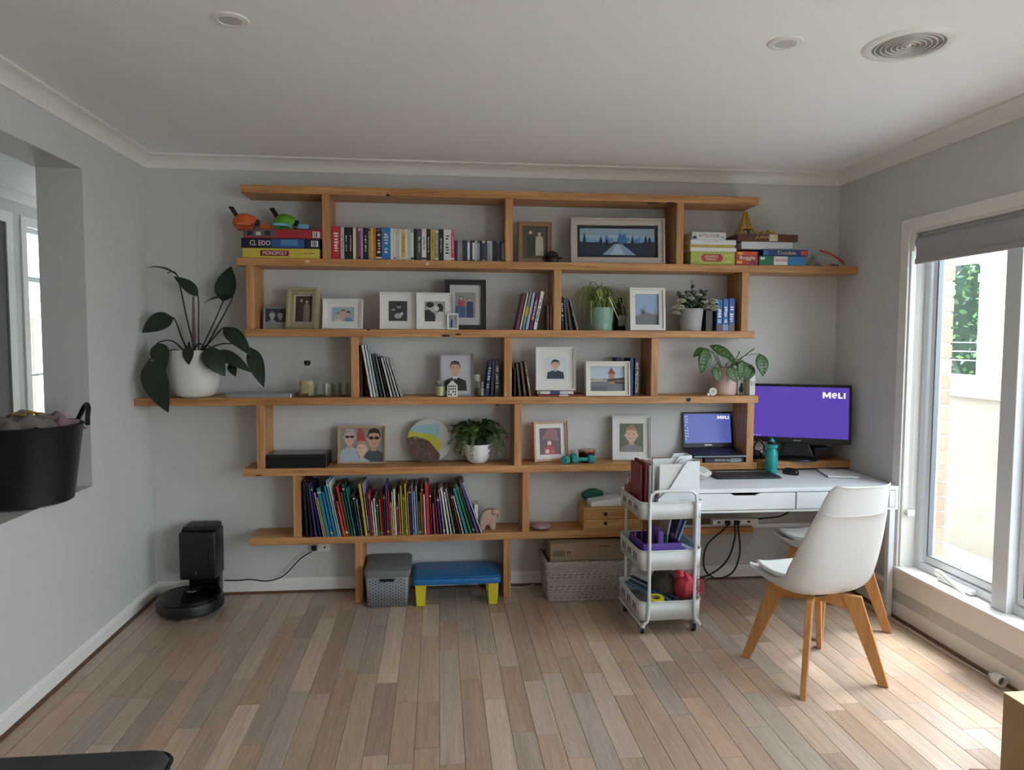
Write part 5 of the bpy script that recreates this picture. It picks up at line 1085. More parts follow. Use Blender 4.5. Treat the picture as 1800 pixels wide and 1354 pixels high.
MB().prism(rrect(-.2, .2, -.085, .085, .01), 0, .010, 'z').build('tray', mbk, t, bevel=.002)
kk = MB()
for i in range(6):
    for j in range(18): kk.box(-.192 + j * .0214, -.192 + j * .0214 + .0186, -.076 + i * .0255, -.076 + i * .0255 + .0225, .010, .0155)
kk.build('keys', M('black_keys', '#232428', .5), t)
t = thing('computer_mouse', 'black computer mouse beside the teal bottle', 'mouse', (3.895, -.335, DZ), (0, 0, .5))
rows = [[Vector((.032 * k * math.cos(a) * (1 - .12 * math.sin(a)), .056 * k * math.sin(a), zz)) for a in [i * math.pi / 12 for i in range(24)]] for k, zz in ((.9, 0), (1, .008), (.97, .02), (.8, .030), (.45, .037), (.05, .039))]
MB().grid(rows, closed=True).build('shell', mbk, t, smooth=True); MB().lathe([(.001, -.004), (.007, -.004), (.007, .004), (.001, .004)], 12, M4=Matrix.Translation((0, .030, .031)) @ Matrix.Rotation(math.radians(90), 4, 'Y')).build('scroll_wheel', alum, t)
pap = M('white_paper', '#d8d8d6', .8, var=.02)
t = thing('notepad', 'pale grey ring notepad lying on the desk behind the chairs', 'notepad', (4.18, -.37, DZ), (0, 0, -.25))
MB().box(-.09, .09, -.13, .12, 0, .003).build('back_cover', M('notepad_cover', '#4a4a4c', .6), t); MB().box(-.088, .088, -.128, .118, .003, .012).build('sheets', pap, t)
t = thing('loose_paper', 'loose white sheets fanned beside the notepad', 'paper', (4.245, -.45, DZ), (0, 0, .2))
for k in range(3): MB().box(-.06, .05, -.1, .1, .0006 * k, .0006 * k + .0005, M4=Matrix.Rotation(.1 * k, 4, 'Z')).build('sheet', pap, t)
def crumple(name, label, cat, loc, sx, sy, sz, mat, seed, rz=0, n=9, m=14, rough_=.18, part='body', group=None):
    r = random.Random(seed); t = thing(name, label, cat, loc, (0, 0, rz), group); rows = []
    for i in range(n + 1):
        ph = math.pi * i / n; rows.append([Vector((sx * math.sin(ph) * math.cos(a) * r.uniform(1 - rough_, 1 + rough_), sy * math.sin(ph) * math.sin(a) * r.uniform(1 - rough_, 1 + rough_), max(0, sz * (1 - math.cos(ph)) / 2 * r.uniform(1 - rough_ * .6, 1)))) for a in [2 * math.pi * j / m for j in range(m)]])
    MB().grid(rows, closed=True).build(part, mat, t, smooth=rough_ < .1)
    return t
crumple('paper_bag', 'crumpled white paper bag at the left end of the desk', 'bag', (3.235, -.45, DZ), .10, .09, .085, M('crumpled_white_paper', '#cbc8c0', .8), 3, .3)
# ================================================================ lowest shelf right side
z = ZB[6]
t = thing('ceramic_ornament', 'blush ceramic animal ornament beside the picture books', 'ornament', (P(857, 934, -.14).x, -.15, z))
oc = M('unglazed_blush_clay', '#b79a88', .8, var=.06)
MB().prism([(-.052, 0), (-.02, 0), (-.012, .03), (.005, .035), (.018, .0), (.046, 0), (.050, .06), (.046, .10), (.03, .125), (-.005, .128), (-.032, .110), (-.048, .07)], -.03, .03).build('body', oc, t, bevel=.012, seg=3, smooth=True)
MB().lathe([(.001, -.022), (.018, -.018), (.027, 0), (.018, .018), (.001, .022)], 16, M4=Matrix.Translation((.042, -.018, .112))).build('head', oc, t, smooth=True)
MB().tube(spline([(.058, -.02, .115), (.068, -.022, .095), (.066, -.024, .075)], 5), [.010 - .0006 * k for k in range(11)], 8).build('trunk', oc, t, smooth=True)
MB().lathe([(.001, 0), (.008, .004), (.001, .018)], 8, M4=Matrix.Translation((.028, -.022, .132))).build('ear', oc, t)
crumple('pink_cloth', 'folded pale pink cloth beside the pine post', 'cloth', (P(950, 928, -.16).x, -.16, z), .066, .07, .04, M('pink_cloth', '#a88d90', .9, var=.15, scale=60), 6, rough_=.12)
t = thing('wooden_drawer_box', 'small pine box with two drawers and round finger holes', 'drawer box', (2.81, -.228, z))
pw = wood('pale_pine_box', '#a9793f', '#d2a566', 'x', .5, scale=1.1); hole = M('finger_hole', '#1a120c', .9)
MB().box(-.185, .185, 0, .2, 0, .008).box(-.185, .185, 0, .2, .127, .137).box(-.185, -.176, 0, .2, .008, .127).box(.176, .185, 0, .2, .008, .127).box(-.176, .176, .192, .2, .008, .127).build('box_case', pw, t, bevel=.001, seg=1)
for k in range(2):
    d_ = MB().box(-.174, .174, .002, .012, .010 + k * .059, .066 + k * .059).box(-.172, .172, .012, .185, .011 + k * .059, .055 + k * .059).build('drawer', pw, t, bevel=.001, seg=1)
    MB().lathe([(.001, 0), (.011, 0)], 18, M4=Matrix.Translation((-.048, .0012, .040 + k * .059)) @ Matrix.Rotation(math.radians(90), 4, 'X')).build('finger_hole', hole, d_)
t = thing('paper_stack', 'white folded paper lying on the small pine drawer box', 'paper', (2.775, -.13, z + .1375), (0, 0, .06))
MB().prism([(-.10, 0), (.10, 0), (.10, .055), (-.10, .028)], -.06, .06).build('paper_sheaf', pap, t, bevel=.003)
crumple('green_cloth', 'dark green cloth bunched behind the white paper', 'cloth', (2.72, -.035, z + .1375), .07, .024, .085, M('green_cloth', '#23604a', .9, var=.2), 9, rough_=.12)
# ================================================================ on the floor by the shelf
t = thing('storage_crate', 'grey plastic storage crate with lid and punched holes', 'crate', (1.432, -.175, 0))
gp = M('grey_plastic', '#86888c', .5, var=.03); gpl = M('grey_plastic_lid', '#6d6f70', .5, var=.03)
def taper(w0, d0, w1, d1, z0, z1, r):
    a, b = rrect(-w0, w0, -d0, d0, r), rrect(-w1, w1, -d1, d1, r); return [[Vector((*q, z0)) for q in a], [Vector((*q, z1)) for q in b]]
MB().add([Vector((*q, .003)) for q in rrect(-.118, .118, -.150, .150, .02)], [tuple(range(24))]).grid(taper(.118, .150, .128, .162, .003, .19, .02), closed=True).build('crate_wall', gp, t, smooth=True, solid=.003)
MB().prism(rrect(-.136, .136, -.168, .168, .03), .186, .225, 'z').prism(rrect(-.128, .128, -.16, .16, .03), .225, .232, 'z').build('lid', gpl, t, bevel=.006, smooth=True)
hm = M('crate_hole', '#33353a', .9); hol = MB()
for i in range(13):
    for j in range(9):
        if j > 7 and 3 < i < 9: continue
        x_ = -.099 + i * .0165; zz = .014 + j * .0185 + (.009 if i % 2 else 0)
        if zz > .172: continue
        yy = -.150 - .012 * (zz / .19) - .0028; s_ = .0045
        hol.add([(x_ - s_, yy, zz), (x_, yy - .0001, zz - s_), (x_ + s_, yy, zz), (x_, yy - .0003, zz + s_)], [(0, 1, 2, 3)])
ho = hol.build('punched_holes', hm, t); ho['kind'] = 'stuff'
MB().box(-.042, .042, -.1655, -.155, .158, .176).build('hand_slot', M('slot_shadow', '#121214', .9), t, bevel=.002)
t = thing('kids_table', 'low blue plastic play table with yellow legs', 'table', (1.842, -.195, 0))
bp_ = M('blue_plastic', '#1d6aa5', .4, var=.05); yp = M('yellow_plastic', '#cfc02c', .45, var=.04)
MB().prism(rrect(-.262, .262, -.165, .165, .03), .135, .172, 'z').build('table_top', bp_, t, bevel=.008, smooth=True)
MB().prism(rrect(-.245, .245, -.150, .150, .03), .172, .178, 'z').build('top_panel', bp_, t, bevel=.003, smooth=True)
for x_ in (-.215, .215):
    for y_ in (-.12, .115):
        MB().add([Vector(q) for q in ((x_ - .026, y_ - .02, 0), (x_ + .026, y_ - .02, 0), (x_ + .026, y_ + .02, 0), (x_ - .026, y_ + .02, 0), (x_ - .033, y_ - .026, .14), (x_ + .033, y_ - .026, .14), (x_ + .033, y_ + .026, .14), (x_ - .033, y_ + .026, .14))], [(0, 3, 2, 1), (4, 5, 6, 7), (0, 1, 5, 4), (1, 2, 6, 5), (2, 3, 7, 6), (3, 0, 4, 7)]).build('leg', yp, t, bevel=.005)
# wicker basket
t = thing('wicker_basket', 'pale woven rectangular basket under the low shelf', 'basket', (2.64, -.19, 0))
wk = M('pale_wicker', '#a59c92', .85, var=.18, scale=70, bump=.3); wkd = M('basket_core', '#544b44', .9)
bw_, bd_, bh_ = .262, .15, .232
MB().add([Vector((*q, .004)) for q in rrect(-bw_ + .02, bw_ - .02, -bd_ + .02, bd_ - .02, .01)], [tuple(range(24))]).grid(taper(bw_ - .02, bd_ - .02, bw_ - .005, bd_ - .004, .004, bh_, .01), closed=True).build('basket_core', wkd, t)
nst = 0
for k in range(12):
    f = k / 11; zz = .010 + f * (bh_ - .03); w_, d_ = bw_ - .018 + .015 * f, bd_ - .018 + .015 * f; m_ = MB(); ring = rrect(-w_, w_, -d_, d_, .012, 3)
    loop = []
    for i in range(len(ring)):
        a, b = Vector((*ring[i], zz)), Vector((*ring[(i + 1) % len(ring)], zz)); nn = max(1, int((b - a).length / .011)); 
        for j in range(nn): loop.append(a + (b - a) * j / nn)
    n_ = len(loop)
    for s_ in (0, 1):
        pts = []
        for i in range(n_ + 1):
            q = loop[i % n_]; out = Vector((q.x / w_, q.y / d_, 0)); out = Vector((round(out.x) if abs(out.x) > .96 else 0, round(out.y) if abs(out.y) > .92 else 0, 0))
            ph = i * .95 + s_ * math.pi + (k % 2) * 1.5
            pts.append(q + out * (.003 * math.sin(ph)) + Vector((0, 0, .0052 * math.cos(ph))))
        m_.tube(pts, .0056, 5, cap=False)
    m_.build('woven_strand', wk, t, smooth=True)
rim = MB(); ring = rrect(-bw_, bw_, -bd_, bd_, .02, 3); loop = []
for i in range(len(ring)):
    a, b = Vector((*ring[i], bh_)), Vector((*ring[(i + 1) % len(ring)], bh_)); nn = max(1, int((b - a).length / .009))
    for j in range(nn): loop.append(a + (b - a) * j / nn)
for s_ in range(3): rim.tube([q + Vector((0, 0, .009 * math.sin(i * .6 + s_ * 2.1))) + Vector((q.x, q.y * 1.7, 0)).normalized() * .007 * math.cos(i * .6 + s_ * 2.1) for i, q in enumerate(loop + loop[:1])], .0085, 6, cap=False)
rim.build('braided_rim', wk, t, smooth=True)
t = thing('carton', 'brown cardboard carton sitting inside the woven basket', 'carton', (2.64, -.185, .012))
cb = M('brown_cardboard', '#8d7761', .85, var=.06, scale=12)
MB().box(-.235, .235, -.125, .125, 0, .336).build('carton_body', cb, t, bevel=.002)
MB().box(-.235, -.002, -.1245, .1245, .3362, .339).box(.002, .235, -.1245, .1245, .3362, .339).build('flap', cb, t); ink = M('carton_ink', '#3a2c24', .8)
bc = MB(); bc.box(-.218, -.148, -.1256, -.125, .262, .264).box(-.218, -.148, -.1256, -.125, .294, .296).box(-.219, -.217, -.1256, -.125, .262, .296).box(-.149, -.147, -.1256, -.125, .262, .296)
for j in range(12): bc.box(-.212 + j * .005, -.212 + j * .005 + (.0015, .003)[j % 2], -.1256, -.125, .266, .292)
for j in range(2):
    x_ = -.128 + j * .013; bc.box(x_ - .0015, x_ + .0015, -.1256, -.125, .266, .288).prism([(x_ - .006, .284), (x_ + .006, .284), (x_, .296)], -.1256, -.125)
bc.build('barcode_print', ink, t)
MB().box(.06, .13, -.1256, -.125, .317, .321).build('tape_edge', ink, t)
# ================================================================ robot vacuum and dock
t = thing('vacuum_dock', 'tall black emptying tower of the robot vacuum', 'vacuum dock', (.315, -.095, 0))
vb = M('black_satin_plastic', '#101113', .45, var=.04); vg = M('black_gloss_plastic', '#08080a', .18)
MB().prism([(-.105, .155), (.105, .155), (.105, .44), (-.105, .44)], -.10, .07).build('tower', vb, t, bevel=.012, seg=3, smooth=True)
MB().prism([(-.10, .44), (.10, .44), (.095, .47), (-.085, .47)], -.08, .065).build('lid', vb, t, bevel=.010, smooth=True)
MB().box(-.085, .095, -.004, .07, .012, .16).build('dock_neck', vg, t, bevel=.008)
MB().prism(rrect(-.11, .11, -.25, .07, .03), 0, .012, 'z').build('dock_ramp', vb, t, bevel=.004)
MB().box(-.012, -.009, -.1008, -.099, .185, .208).build('logo_mark', M('pale_logo', '#8a8c90', .4), t); MB().box(.062, .066, -.1006, -.099, .16, .45).build('seam', vg, t)
t = thing('robot_vacuum', 'round black robot vacuum parked on its dock', 'robot vacuum', (.303, -.288, .0125), (0, 0, .15)); t.scale = (1.05, 1.05, 1.12)
MB().lathe([(.001, .004), (.155, .004), (.168, .014), (.170, .07), (.160, .082), (.001, .084)], 48).build('body', vg, t, smooth=True)
MB().lathe([(.160, .018), (.1725, .018), (.1735, .05), (.170, .062), (.16, .062)], 48, a0=math.radians(180), a1=math.radians(360)).build('bumper', vb, t, smooth=True)
MB().lathe([(.001, .0842), (.045, .0842), (.046, .0852), (.001, .0856)], 30, (0, .04, 0)).build('top_cap', vb, t, smooth=True)
MB().tube([Vector((.022 * math.cos(a), .03 + .012 * math.sin(a), .0865)) for a in [math.pi + math.pi * k / 8 for k in range(9)]], .002, 5).build('clean_button_ring', M('pale_logo', '#8a8c90', .4), t)
for s_ in (-1, 1): MB().box(s_ * .11 - .012, s_ * .11 + .012, -.03, .03, -.012, .03).build('wheel', vb, t, bevel=.004)
# cables and outlets
blk = M('black_cable', '#0e0e10', .5); whc = M('white_cable', '#c9c7c2', .5)
def cable(name, label, pts, r, m, cat='cable', n=8): return tag(MB().tube(spline(pts, n), r, 6).build(name, m, smooth=True), label, cat)
o = thing('power_outlet', 'white double power outlet under the picture books', 'outlet', (1.0, -.0005, .285))
MB().box(-.058, .058, -.009, 0, -.034, .034).build('plate', white_trim, o, bevel=.003); MB().box(-.052, -.022, -.045, -.009, -.02, .012).build('plug', blk, o, bevel=.006)
MB().box(.02, .028, -.011, -.009, -.014, .0).build('socket_slot', bkm, o)
cable('power_cable', 'black cable from the vacuum dock to the outlet', [(.42, -.035, .095), (.50, -.06, .10), (.58, -.05, .10), (.68, -.04, .085), (.78, -.05, .12), (.88, -.045, .22), (.95, -.048, .265)], .004, blk)
cable('thin_cable', 'thin pale cable lying behind the blue play table', [(1.40, -.015, .10), (1.7, -.014, .10), (1.95, -.02, .07), (2.2, -.06, .006), (2.36, -.02, .006)], .003, whc)
t = thing('power_board', 'white power board resting on the desk back rail', 'power board', (3.60, -.2, .4205))
MB().box(-.15, .15, -.025, .025, 0, .035).build('housing', white_trim, t, bevel=.005)
for k in range(4): MB().box(-.12 + k * .065, -.10 + k * .065, -.0258, -.025, .012, .024).build('socket', bkm, t)
for k in range(2): MB().box(-.075 + k * .06, -.045 + k * .06, -.055, -.026, .004, .03).build('plug', blk, t, bevel=.006)
cable('power_lead', 'black lead looping down from the left plug of the power board', [(3.545, -.255, .435), (3.50, -.27, .40), (3.40, -.26, .30), (3.39, -.25, .16), (3.47, -.24, .085), (3.58, -.24, .12), (3.62, -.25, .25), (3.60, -.265, .40), (3.602, -.255, .43)], .0055, blk)
cable('power_lead', 'black lead hanging behind the storage cart from the power board', [(3.575, -.27, .44), (3.57, -.28, .34), (3.53, -.26, .20), (3.42, -.25, .11), (3.30, -.24, .10), (3.18, -.22, .14)], .0055, blk)
cable('monitor_lead', 'black lead running from the power board up under the desk', [(3.69, -.215, .45), (3.80, -.21, .455), (3.92, -.205, .47), (4.02, -.205, .54), (4.1, -.21, .61)], .005, blk)
cable('white_lead', 'white lead hanging diagonally below the desk rail', [(3.70, -.20, .42), (3.80, -.22, .34), (3.95, -.20, .26), (4.10, -.15, .20), (4.2, -.1, .14)], .0035, whc)
cable('white_lead', 'white lead drooping to the floor behind the cart', [(3.76, -.06, .40), (3.80, -.05, .30), (3.70, -.05, .18), (3.50, -.08, .05), (3.30, -.2, .008), (3.12, -.34, .006)], .003, whc)
t = thing('extension_cord', 'white extension cord running along the floor below the window', 'cord', (0, 0, 0))
pts = [(4.26, -.25, .005), (4.285, -.5, .005), (4.292, -.8, .005), (4.30, -1.0, .005), (4.29, -1.2, .005), (4.30, -1.38, .005), (4.30, -1.5, .012)]
MB().tube(spline(pts, 8), .004, 6).build('cord', whc, t, smooth=True)
MB().lathe([(.006, -.05), (.012, -.03), (.022, -.02), (.027, -.005), (.027, .03), (.022, .032), (.020, .012), (.001, .01)], 20, M4=Matrix.Translation((4.30, -1.55, .027)) @ Matrix.Rotation(math.radians(90), 4, 'X')).build('socket_end', white_trim, t, smooth=True)
MB().lathe([(.001, .0125), (.0205, .0125)], 16, M4=Matrix.Translation((4.30, -1.55, .027)) @ Matrix.Rotation(math.radians(90), 4, 'X')).build('socket_face', M('socket_grey', '#77787a', .5), t)
# ================================================================ laundry tub on the pass-through sill
t = thing('laundry_tub', 'black flexible tub of laundry on the pass-through sill', 'tub', (-.115, -1.13, OZ0))
tb = M('black_rubber_tub', '#121214', .4, var=.05)
MB().lathe([(.001, .004), (.175, .004), (.190, .012), (.235, .345), (.240, .352), (.236, .358), (.229, .35), (.184, .016), (.001, .012)], 48).build('tub_wall', tb, t, smooth=True)
for s_ in (1, -1):
    a = math.radians(40 if s_ > 0 else 220); rd_ = Vector((math.cos(a), math.sin(a), 0)); tg = Vector((-rd_.y, rd_.x, 0))
    MB().tube(spline([rd_ * .236 + tg * .085 + Vector((0, 0, .345)), rd_ * .245 + tg * .055 + Vector((0, 0, .38)), rd_ * .255 + tg * .035 + Vector((0, 0, .415)), rd_ * .258 + Vector((0, 0, .43)), rd_ * .255 - tg * .035 + Vector((0, 0, .415)), rd_ * .245 - tg * .055 + Vector((0, 0, .38)), rd_ * .236 - tg * .085 + Vector((0, 0, .345))], 5), .011, 8).build('handle', tb, t, smooth=True)
def cloth_heap(name, label, loc, sx, sy, sz, m, seed, prints=()):
    r = random.Random(seed); t = thing(name, label, 'clothing', loc, (0, 0, r.uniform(-.5, .5)), 'laundry in the black tub'); rows = []
    for j in range(15):
        rw_ = []
        for i in range(21):
            a, b = i / 10 - 1, j / 7 - 1; d = math.hypot(a, b)
            rw_.append(Vector((a * sx, b * sy, sz * max(0, 1 - d * d * .8) + .010 * math.sin(a * 9 + b * 4 + seed) + .008 * math.sin(b * 11 - a * 5 + seed) + .004 * r.uniform(-1, 1))))
        rows.append(rw_)
    MB().grid(rows).build('fabric', m, t, smooth=True, solid=.004)
    for q in prints:
        MB().tube([Vector((q[0] * sx, q[1] * sy, sz * (1 - (q[0] ** 2 + q[1] ** 2) * .8) + .016)), Vector((q[2] * sx, q[3] * sy, sz * (1 - (q[2] ** 2 + q[3] ** 2) * .8) + .016))], .006, 5).build('print_stripe', M('mustard_print', '#a8873f', .9), t)
tub0 = Vector((-.115, -1.13, OZ0 + .33))
cloth_heap('folded_garment', 'grey printed garment on top of the laundry', tub0 + Vector((.03, -.05, .0)), .13, .11, .075, M('grey_knit', '#77706c', .95, var=.15), 2, ((-.3, -.2, .1, -.5), (-.1, 0, .3, -.3), (.1, .2, .5, -.1)))
cloth_heap('folded_garment', 'dusty pink garment beside the tub handle', tub0 + Vector((.08, .07, .0)), .12, .10, .065, M('dusty_pink_knit', '#8d6f78', .95, var=.12), 5)
cloth_heap('folded_garment', 'mauve garment at the back of the tub', tub0 + Vector((-.06, .03, -.01)), .13, .13, .06, M('mauve_knit', '#6a5a66', .95, var=.12), 8)
# ================================================================ sofa corner and carton in the foreground
t = thing('ottoman', 'charcoal fabric sofa chaise at the lower left corner', 'sofa', (.50, -3.02, 0))
sf = M('charcoal_upholstery', '#38383a', .9, var=.12, scale=120, bump=.5, bscale=400)
MB().prism(rrect(-.48, .48, -.55, .55, .05), .12, .30, 'z').build('base', sf, t, bevel=.02, seg=3, smooth=True)
MB().prism(rrect(-.49, .49, -.56, .56, .06, 6), .30, .425, 'z').build('seat_cushion', sf, t, bevel=.035, seg=4, smooth=True)
MB().tube([Vector((*q, .400)) for q in rrect(-.493, .493, -.563, .563, .06, 6)] + [Vector((*rrect(-.493, .493, -.563, .563, .06, 6)[0], .400))], .005, 6, cap=False).build('piping', M('black_piping', '#161617', .8), t, smooth=True)
for x_ in (-.42, .42):
    for y_ in (-.48, .48): MB().box(x_ - .025, x_ + .025, y_ - .025, y_ + .025, 0, .12).build('foot', wood('dark_foot', '#2a1e16', '#3c2c20', 'z'), t)
t = thing('cardboard_box', 'tall brown cardboard box at the lower right corner', 'carton', (3.715, -2.76, 0))
cb2 = M('tan_cardboard', '#a58b6c', .85, var=.05, scale=10)
MB().box(0, .42, 0, .5, 0, .346).build('box_walls', cb2, t, bevel=.002, seg=1)
MB().box(-.001, .2, .002, .5, .3465, .350).box(.205, .421, .0, .5, .3465, .350).build('flap', M('pale_cardboard', '#cdb997', .85), t)
t = thing('door_wedge', 'small brown pointed wedge on the floor beside the cardboard box', 'wedge', (3.735, -2.205, 0), (0, 0, 2.6))
MB().prism([(-.06, 0), (.07, 0), (.07, .006), (-.06, .035)], -.02, .02).build('wedge_body', wood('wedge_wood', '#6a4a34', '#8a6448', 'x'), t, bevel=.002)
# ================================================================ chairs
shell_m = M('white_shell_plastic', '#d2d1ce', .38, var=.01); beech = wood('beech_leg', '#a9713f', '#c79258', 'z', .45, scale=.8)
def chair(label, loc, rz):
    t = thing('shell_chair', label, 'chair', loc, (0, 0, rz), 'white shell chairs at the desk')
    # side profile: +y is the front of the seat
    prof = [(.255, .455), (.235, .452), (.19, .435), (.12, .418), (.04, .408), (-.05, .405), (-.12, .418), (-.165, .455), (-.195, .52), (-.215, .60), (-.232, .68), (-.247, .76), (-.262, .812), (-.276, .822)]
    half = [.175, .20, .218, .226, .230, .232, .233, .232, .228, .222, .213, .200, .183, .160]
    lift = [.030, .040, .060, .085, .110, .135, .150, .13, .085, .045, .022, .016, .022, .026]      # side edges turned up (seat)
    fwd = [.0, .0, .0, .0, .0, .01, .03, .07, .085, .075, .060, .045, .03, .02]                   # side edges swept forward (back)
    rows = []
    for (py, pz), hw_, lf, fd in zip(prof, half, lift, fwd):
        r = []
        for k in range(17):
            s_ = k / 8 - 1; e = abs(s_) ** 2.6
            r.append(Vector((hw_ * math.sin(s_ * math.pi / 2 * .92) / math.sin(math.pi / 2 * .92), py + fd * e, pz + lf * e * .62)))
        rows.append(r)
    # front lip dips in the middle, top edge slightly bowed
    MB().grid(rows).build('shell', shell_m, t, smooth=True, solid=.007, sub=2, offset=0)
    pad = [[Vector((q.x * .86, q.y * .96 - .004, q.z + .012 + .012 * (1 - (k / 8 - 1) ** 2))) for k, q in enumerate(r)] for r in rows[1:7]]
    MB().grid(pad).build('seat_pad', M('white_leatherette', '#e0dfdb', .45), t, smooth=True, solid=.018, sub=1)
    f = .217
    MB().box(-.05, .05, -.05, .05, .385, .403).build('mount_plate', bkm, t)
    for sx in (-1, 1):
        for sy in (-1, 1):
            d = Vector((sx, sy, 0)).normalized(); n_ = Vector((-d.y, d.x, 0)); top, bot = Vector((sx * .115, sy * .115, .398)), Vector((sx * f, sy * f, 0)); mb = MB(); vs = []
            for (c, w_, th) in ((top, .041, .014), (bot, .021, .012)):
                for a, b in ((-1, -1), (1, -1), (1, 1), (-1, 1)): vs.append(c + d * w_ * a + n_ * th * b)
            for i in range(4): vs[i].z = .402
            mb.add(vs, [(0, 3, 2, 1), (4, 5, 6, 7), (0, 1, 5, 4), (1, 2, 6, 5), (2, 3, 7, 6), (3, 0, 4, 7)])
            mb.build('leg', beech, t, bevel=.002, seg=1)
    for q in (1, -1):
        d = Vector((1, q, 0)).normalized(); n_ = Vector((-d.y, d.x, 0)); mb = MB(); pts2 = [(-.165, .401), (.165, .401), (.150, .335), (.04, .352), (-.04, .352), (-.150, .335)]
        vs = [d * a + n_ * .010 + Vector((0, 0, b)) for a, b in pts2] + [d * a - n_ * .010 + Vector((0, 0, b)) for a, b in pts2]
        n2 = len(pts2); mb.add(vs, [tuple(range(n2)), tuple(range(2 * n2 - 1, n2 - 1, -1))] + [(i, i + n2, (i + 1) % n2 + n2, (i + 1) % n2) for i in range(n2)]); mb.build('cross_brace', wood('beech_brace', '#a9713f', '#c79258', 'x', .45, scale=.8), t)
    return t
chair('white shell chair with beech legs nearest the camera', (3.514, -1.341, 0), math.radians(10))
chair('white shell chair with beech legs pushed in under the desk', (3.912, -.765, 0), math.radians(10))
# ================================================================ three tier cart
CX, CY = 2.965, -.665; hw_, hd_ = .17, .205
t = thing('storage_cart', 'white metal three tier storage cart on castors beside the desk', 'cart', (CX, CY, 0), (0, 0, 0.03))
cm = M('white_cart_enamel', '#d5d9d8', .35, var=.02)
for k, (z0, z1) in enumerate(((.085, .187), (.36, .463), (.632, .724))):
    tr = MB(); a = rrect(-hw_, hw_, -hd_, hd_, .035, 6); b = rrect(-hw_ - .003, hw_ + .003, -hd_ - .003, hd_ + .003, .037, 6)
    tr.add([Vector((*q, z0)) for q in a], [tuple(range(len(a)))]).grid([[Vector((*q, z0)) for q in a], [Vector((*q, z1)) for q in b]], closed=True)
    o = tr.build('tray', cm, t, smooth=True, solid=.002)
    rimm = MB(); pts = [Vector((*q, z1)) for q in b]; rimm.tube(pts + pts[:1], .0032, 6, cap=False); rimm.build('rolled_rim', cm, o, smooth=True)
    for s_ in (-1, 1):      # punched slots in the long sides
        for j in range(3):
            for i in range(2):
                yy = -.135 + j * .105 + i * .034
                MB().box(s_ * (hw_ + .0026) - .0006, s_ * (hw_ + .0026) + .0006, yy, yy + .017, z0 + .034 + .0 * i, z1 - .03).build('slot', M('cart_slot', '#5a5d5e', .8), o)
for s_ in (-1, 1):
    yy = s_ * (hd_ + .012); top = .785; w_ = .127
    pts = [(-w_ - .032, yy, .055), (-w_ - .022, yy, .075), (-w_, yy, .13), (-w_, yy, .5), (-w_, yy, top - .05), (-w_ + .015, yy, top - .012), (-w_ + .05, yy, top), (w_ - .05, yy, top), (w_ - .015, yy, top - .012), (w_, yy, top - .05), (w_, yy, .5), (w_, yy, .13), (w_ + .022, yy, .075), (w_ + .032, yy, .055)]
    MB().tube(spline(pts, 5), .0085, 10).build('tube_frame', cm, t, smooth=True)
for s_ in (-1, 1):
    MB().tube([(s_ * .159, -hd_ - .012, .058), (s_ * .159, hd_ + .012, .058)], .008, 8).build('lower_rail', cm, t, smooth=True)
    for q in (-1, 1):
        c_ = thing('x', 'x', 'x'); bpy.data.objects.remove(c_)
        yy = q * .16; x_ = s_ * .145
        ca = MB().lathe([(.008, .034), (.010, .046), (.006, .056)], 10, (x_, yy, 0)).box(x_ - .014, x_ - .011, yy - .014, yy + .014, .015, .042).box(x_ + .011, x_ + .014, yy - .014, yy + .014, .015, .042).build('castor', M('castor_zinc', '#a8aaac', .35, .7), t)
        MB().lathe([(.001, -.010), (.018, -.010), (.022, -.006), (.022, .006), (.018, .010), (.001, .010)], 20, M4=Matrix.Translation((x_, yy, .022)) @ Matrix.Rotation(math.radians(90), 4, 'Y')).build('wheel', M('black_rubber', '#141416', .6), ca, smooth=True)
# ---- cart contents, top tray (floor z .634)
def cxy(x, y): c, s = math.cos(.03), math.sin(.03); return (CX + x * c - y * s, CY + x * s + y * c)
def cthing(name, label, cat, x, y, z, rz=0, group='things in the storage cart'):
    a, b = cxy(x, y); return thing(name, label, cat, (a, b, z), (0, 0, rz + .03), group)
ZT, ZM, ZL = .6345, .3625, .0875
wpl = M('white_file_plastic', '#dfe3e6', .4)
def magfile(label, x, y, rz, h=.30, prints=True):
    o = cthing('magazine_file', label, 'magazine file', x, y, ZT, rz)
    # sides slope down to the front-left; thickness along local y
    sd = [(-.115, 0), (.115, 0), (.115, h), (.045, h), (.030, h - .02), (-.055, .15), (-.115, .10)]
    MB().prism(sd, -.042, -.039).build('side_panel', wpl, o); MB().prism(sd, .039, .042).build('side_panel', wpl, o)
    MB().box(.112, .115, -.039, .039, 0, h).box(-.115, .112, -.039, .039, 0, .003).box(-.115, -.112, -.039, .039, 0, .10).build('shell_panel', wpl, o)
    MB().box(-.105, .105, -.03, -.026, .004, h - .015).box(-.105, .10, -.010, .02, .004, h - .03).build('papers', pap, o)
magfile('white magazine file at the front of the cart top tray', .045, -.13, .02); magfile('taller white magazine file behind in the cart top tray', .040, -.03, .04, .315)
def cbook(label, x, y, t_, h, d, c, z=ZT, name='book', lean=0, rz=0):
    a, b = cxy(x, y); slab(name, label, 'book', a, b, z, t_, h, d, c, lean, .03 + rz, 'things in the storage cart', pages='#cfc8b6')
cbook('tall dark red folder at the left of the cart top tray', -.125, -.12, .012, .285, .2, '#7a2028'); cbook('burgundy folder in the cart top tray, outermost left', -.142, -.09, .012, .27, .18, '#8a2a34')
cbook('grey notebook beside the red folders', -.110, -.14, .014, .275, .2, '#9a9c98'); cbook('white notebook against the front magazine file', -.092, -.14, .014, .28, .2, '#c9cac6')
o = cthing('pencil_jar', 'wooden pencil jar at the rear left of the cart', 'jar', -.125, .15, ZT)
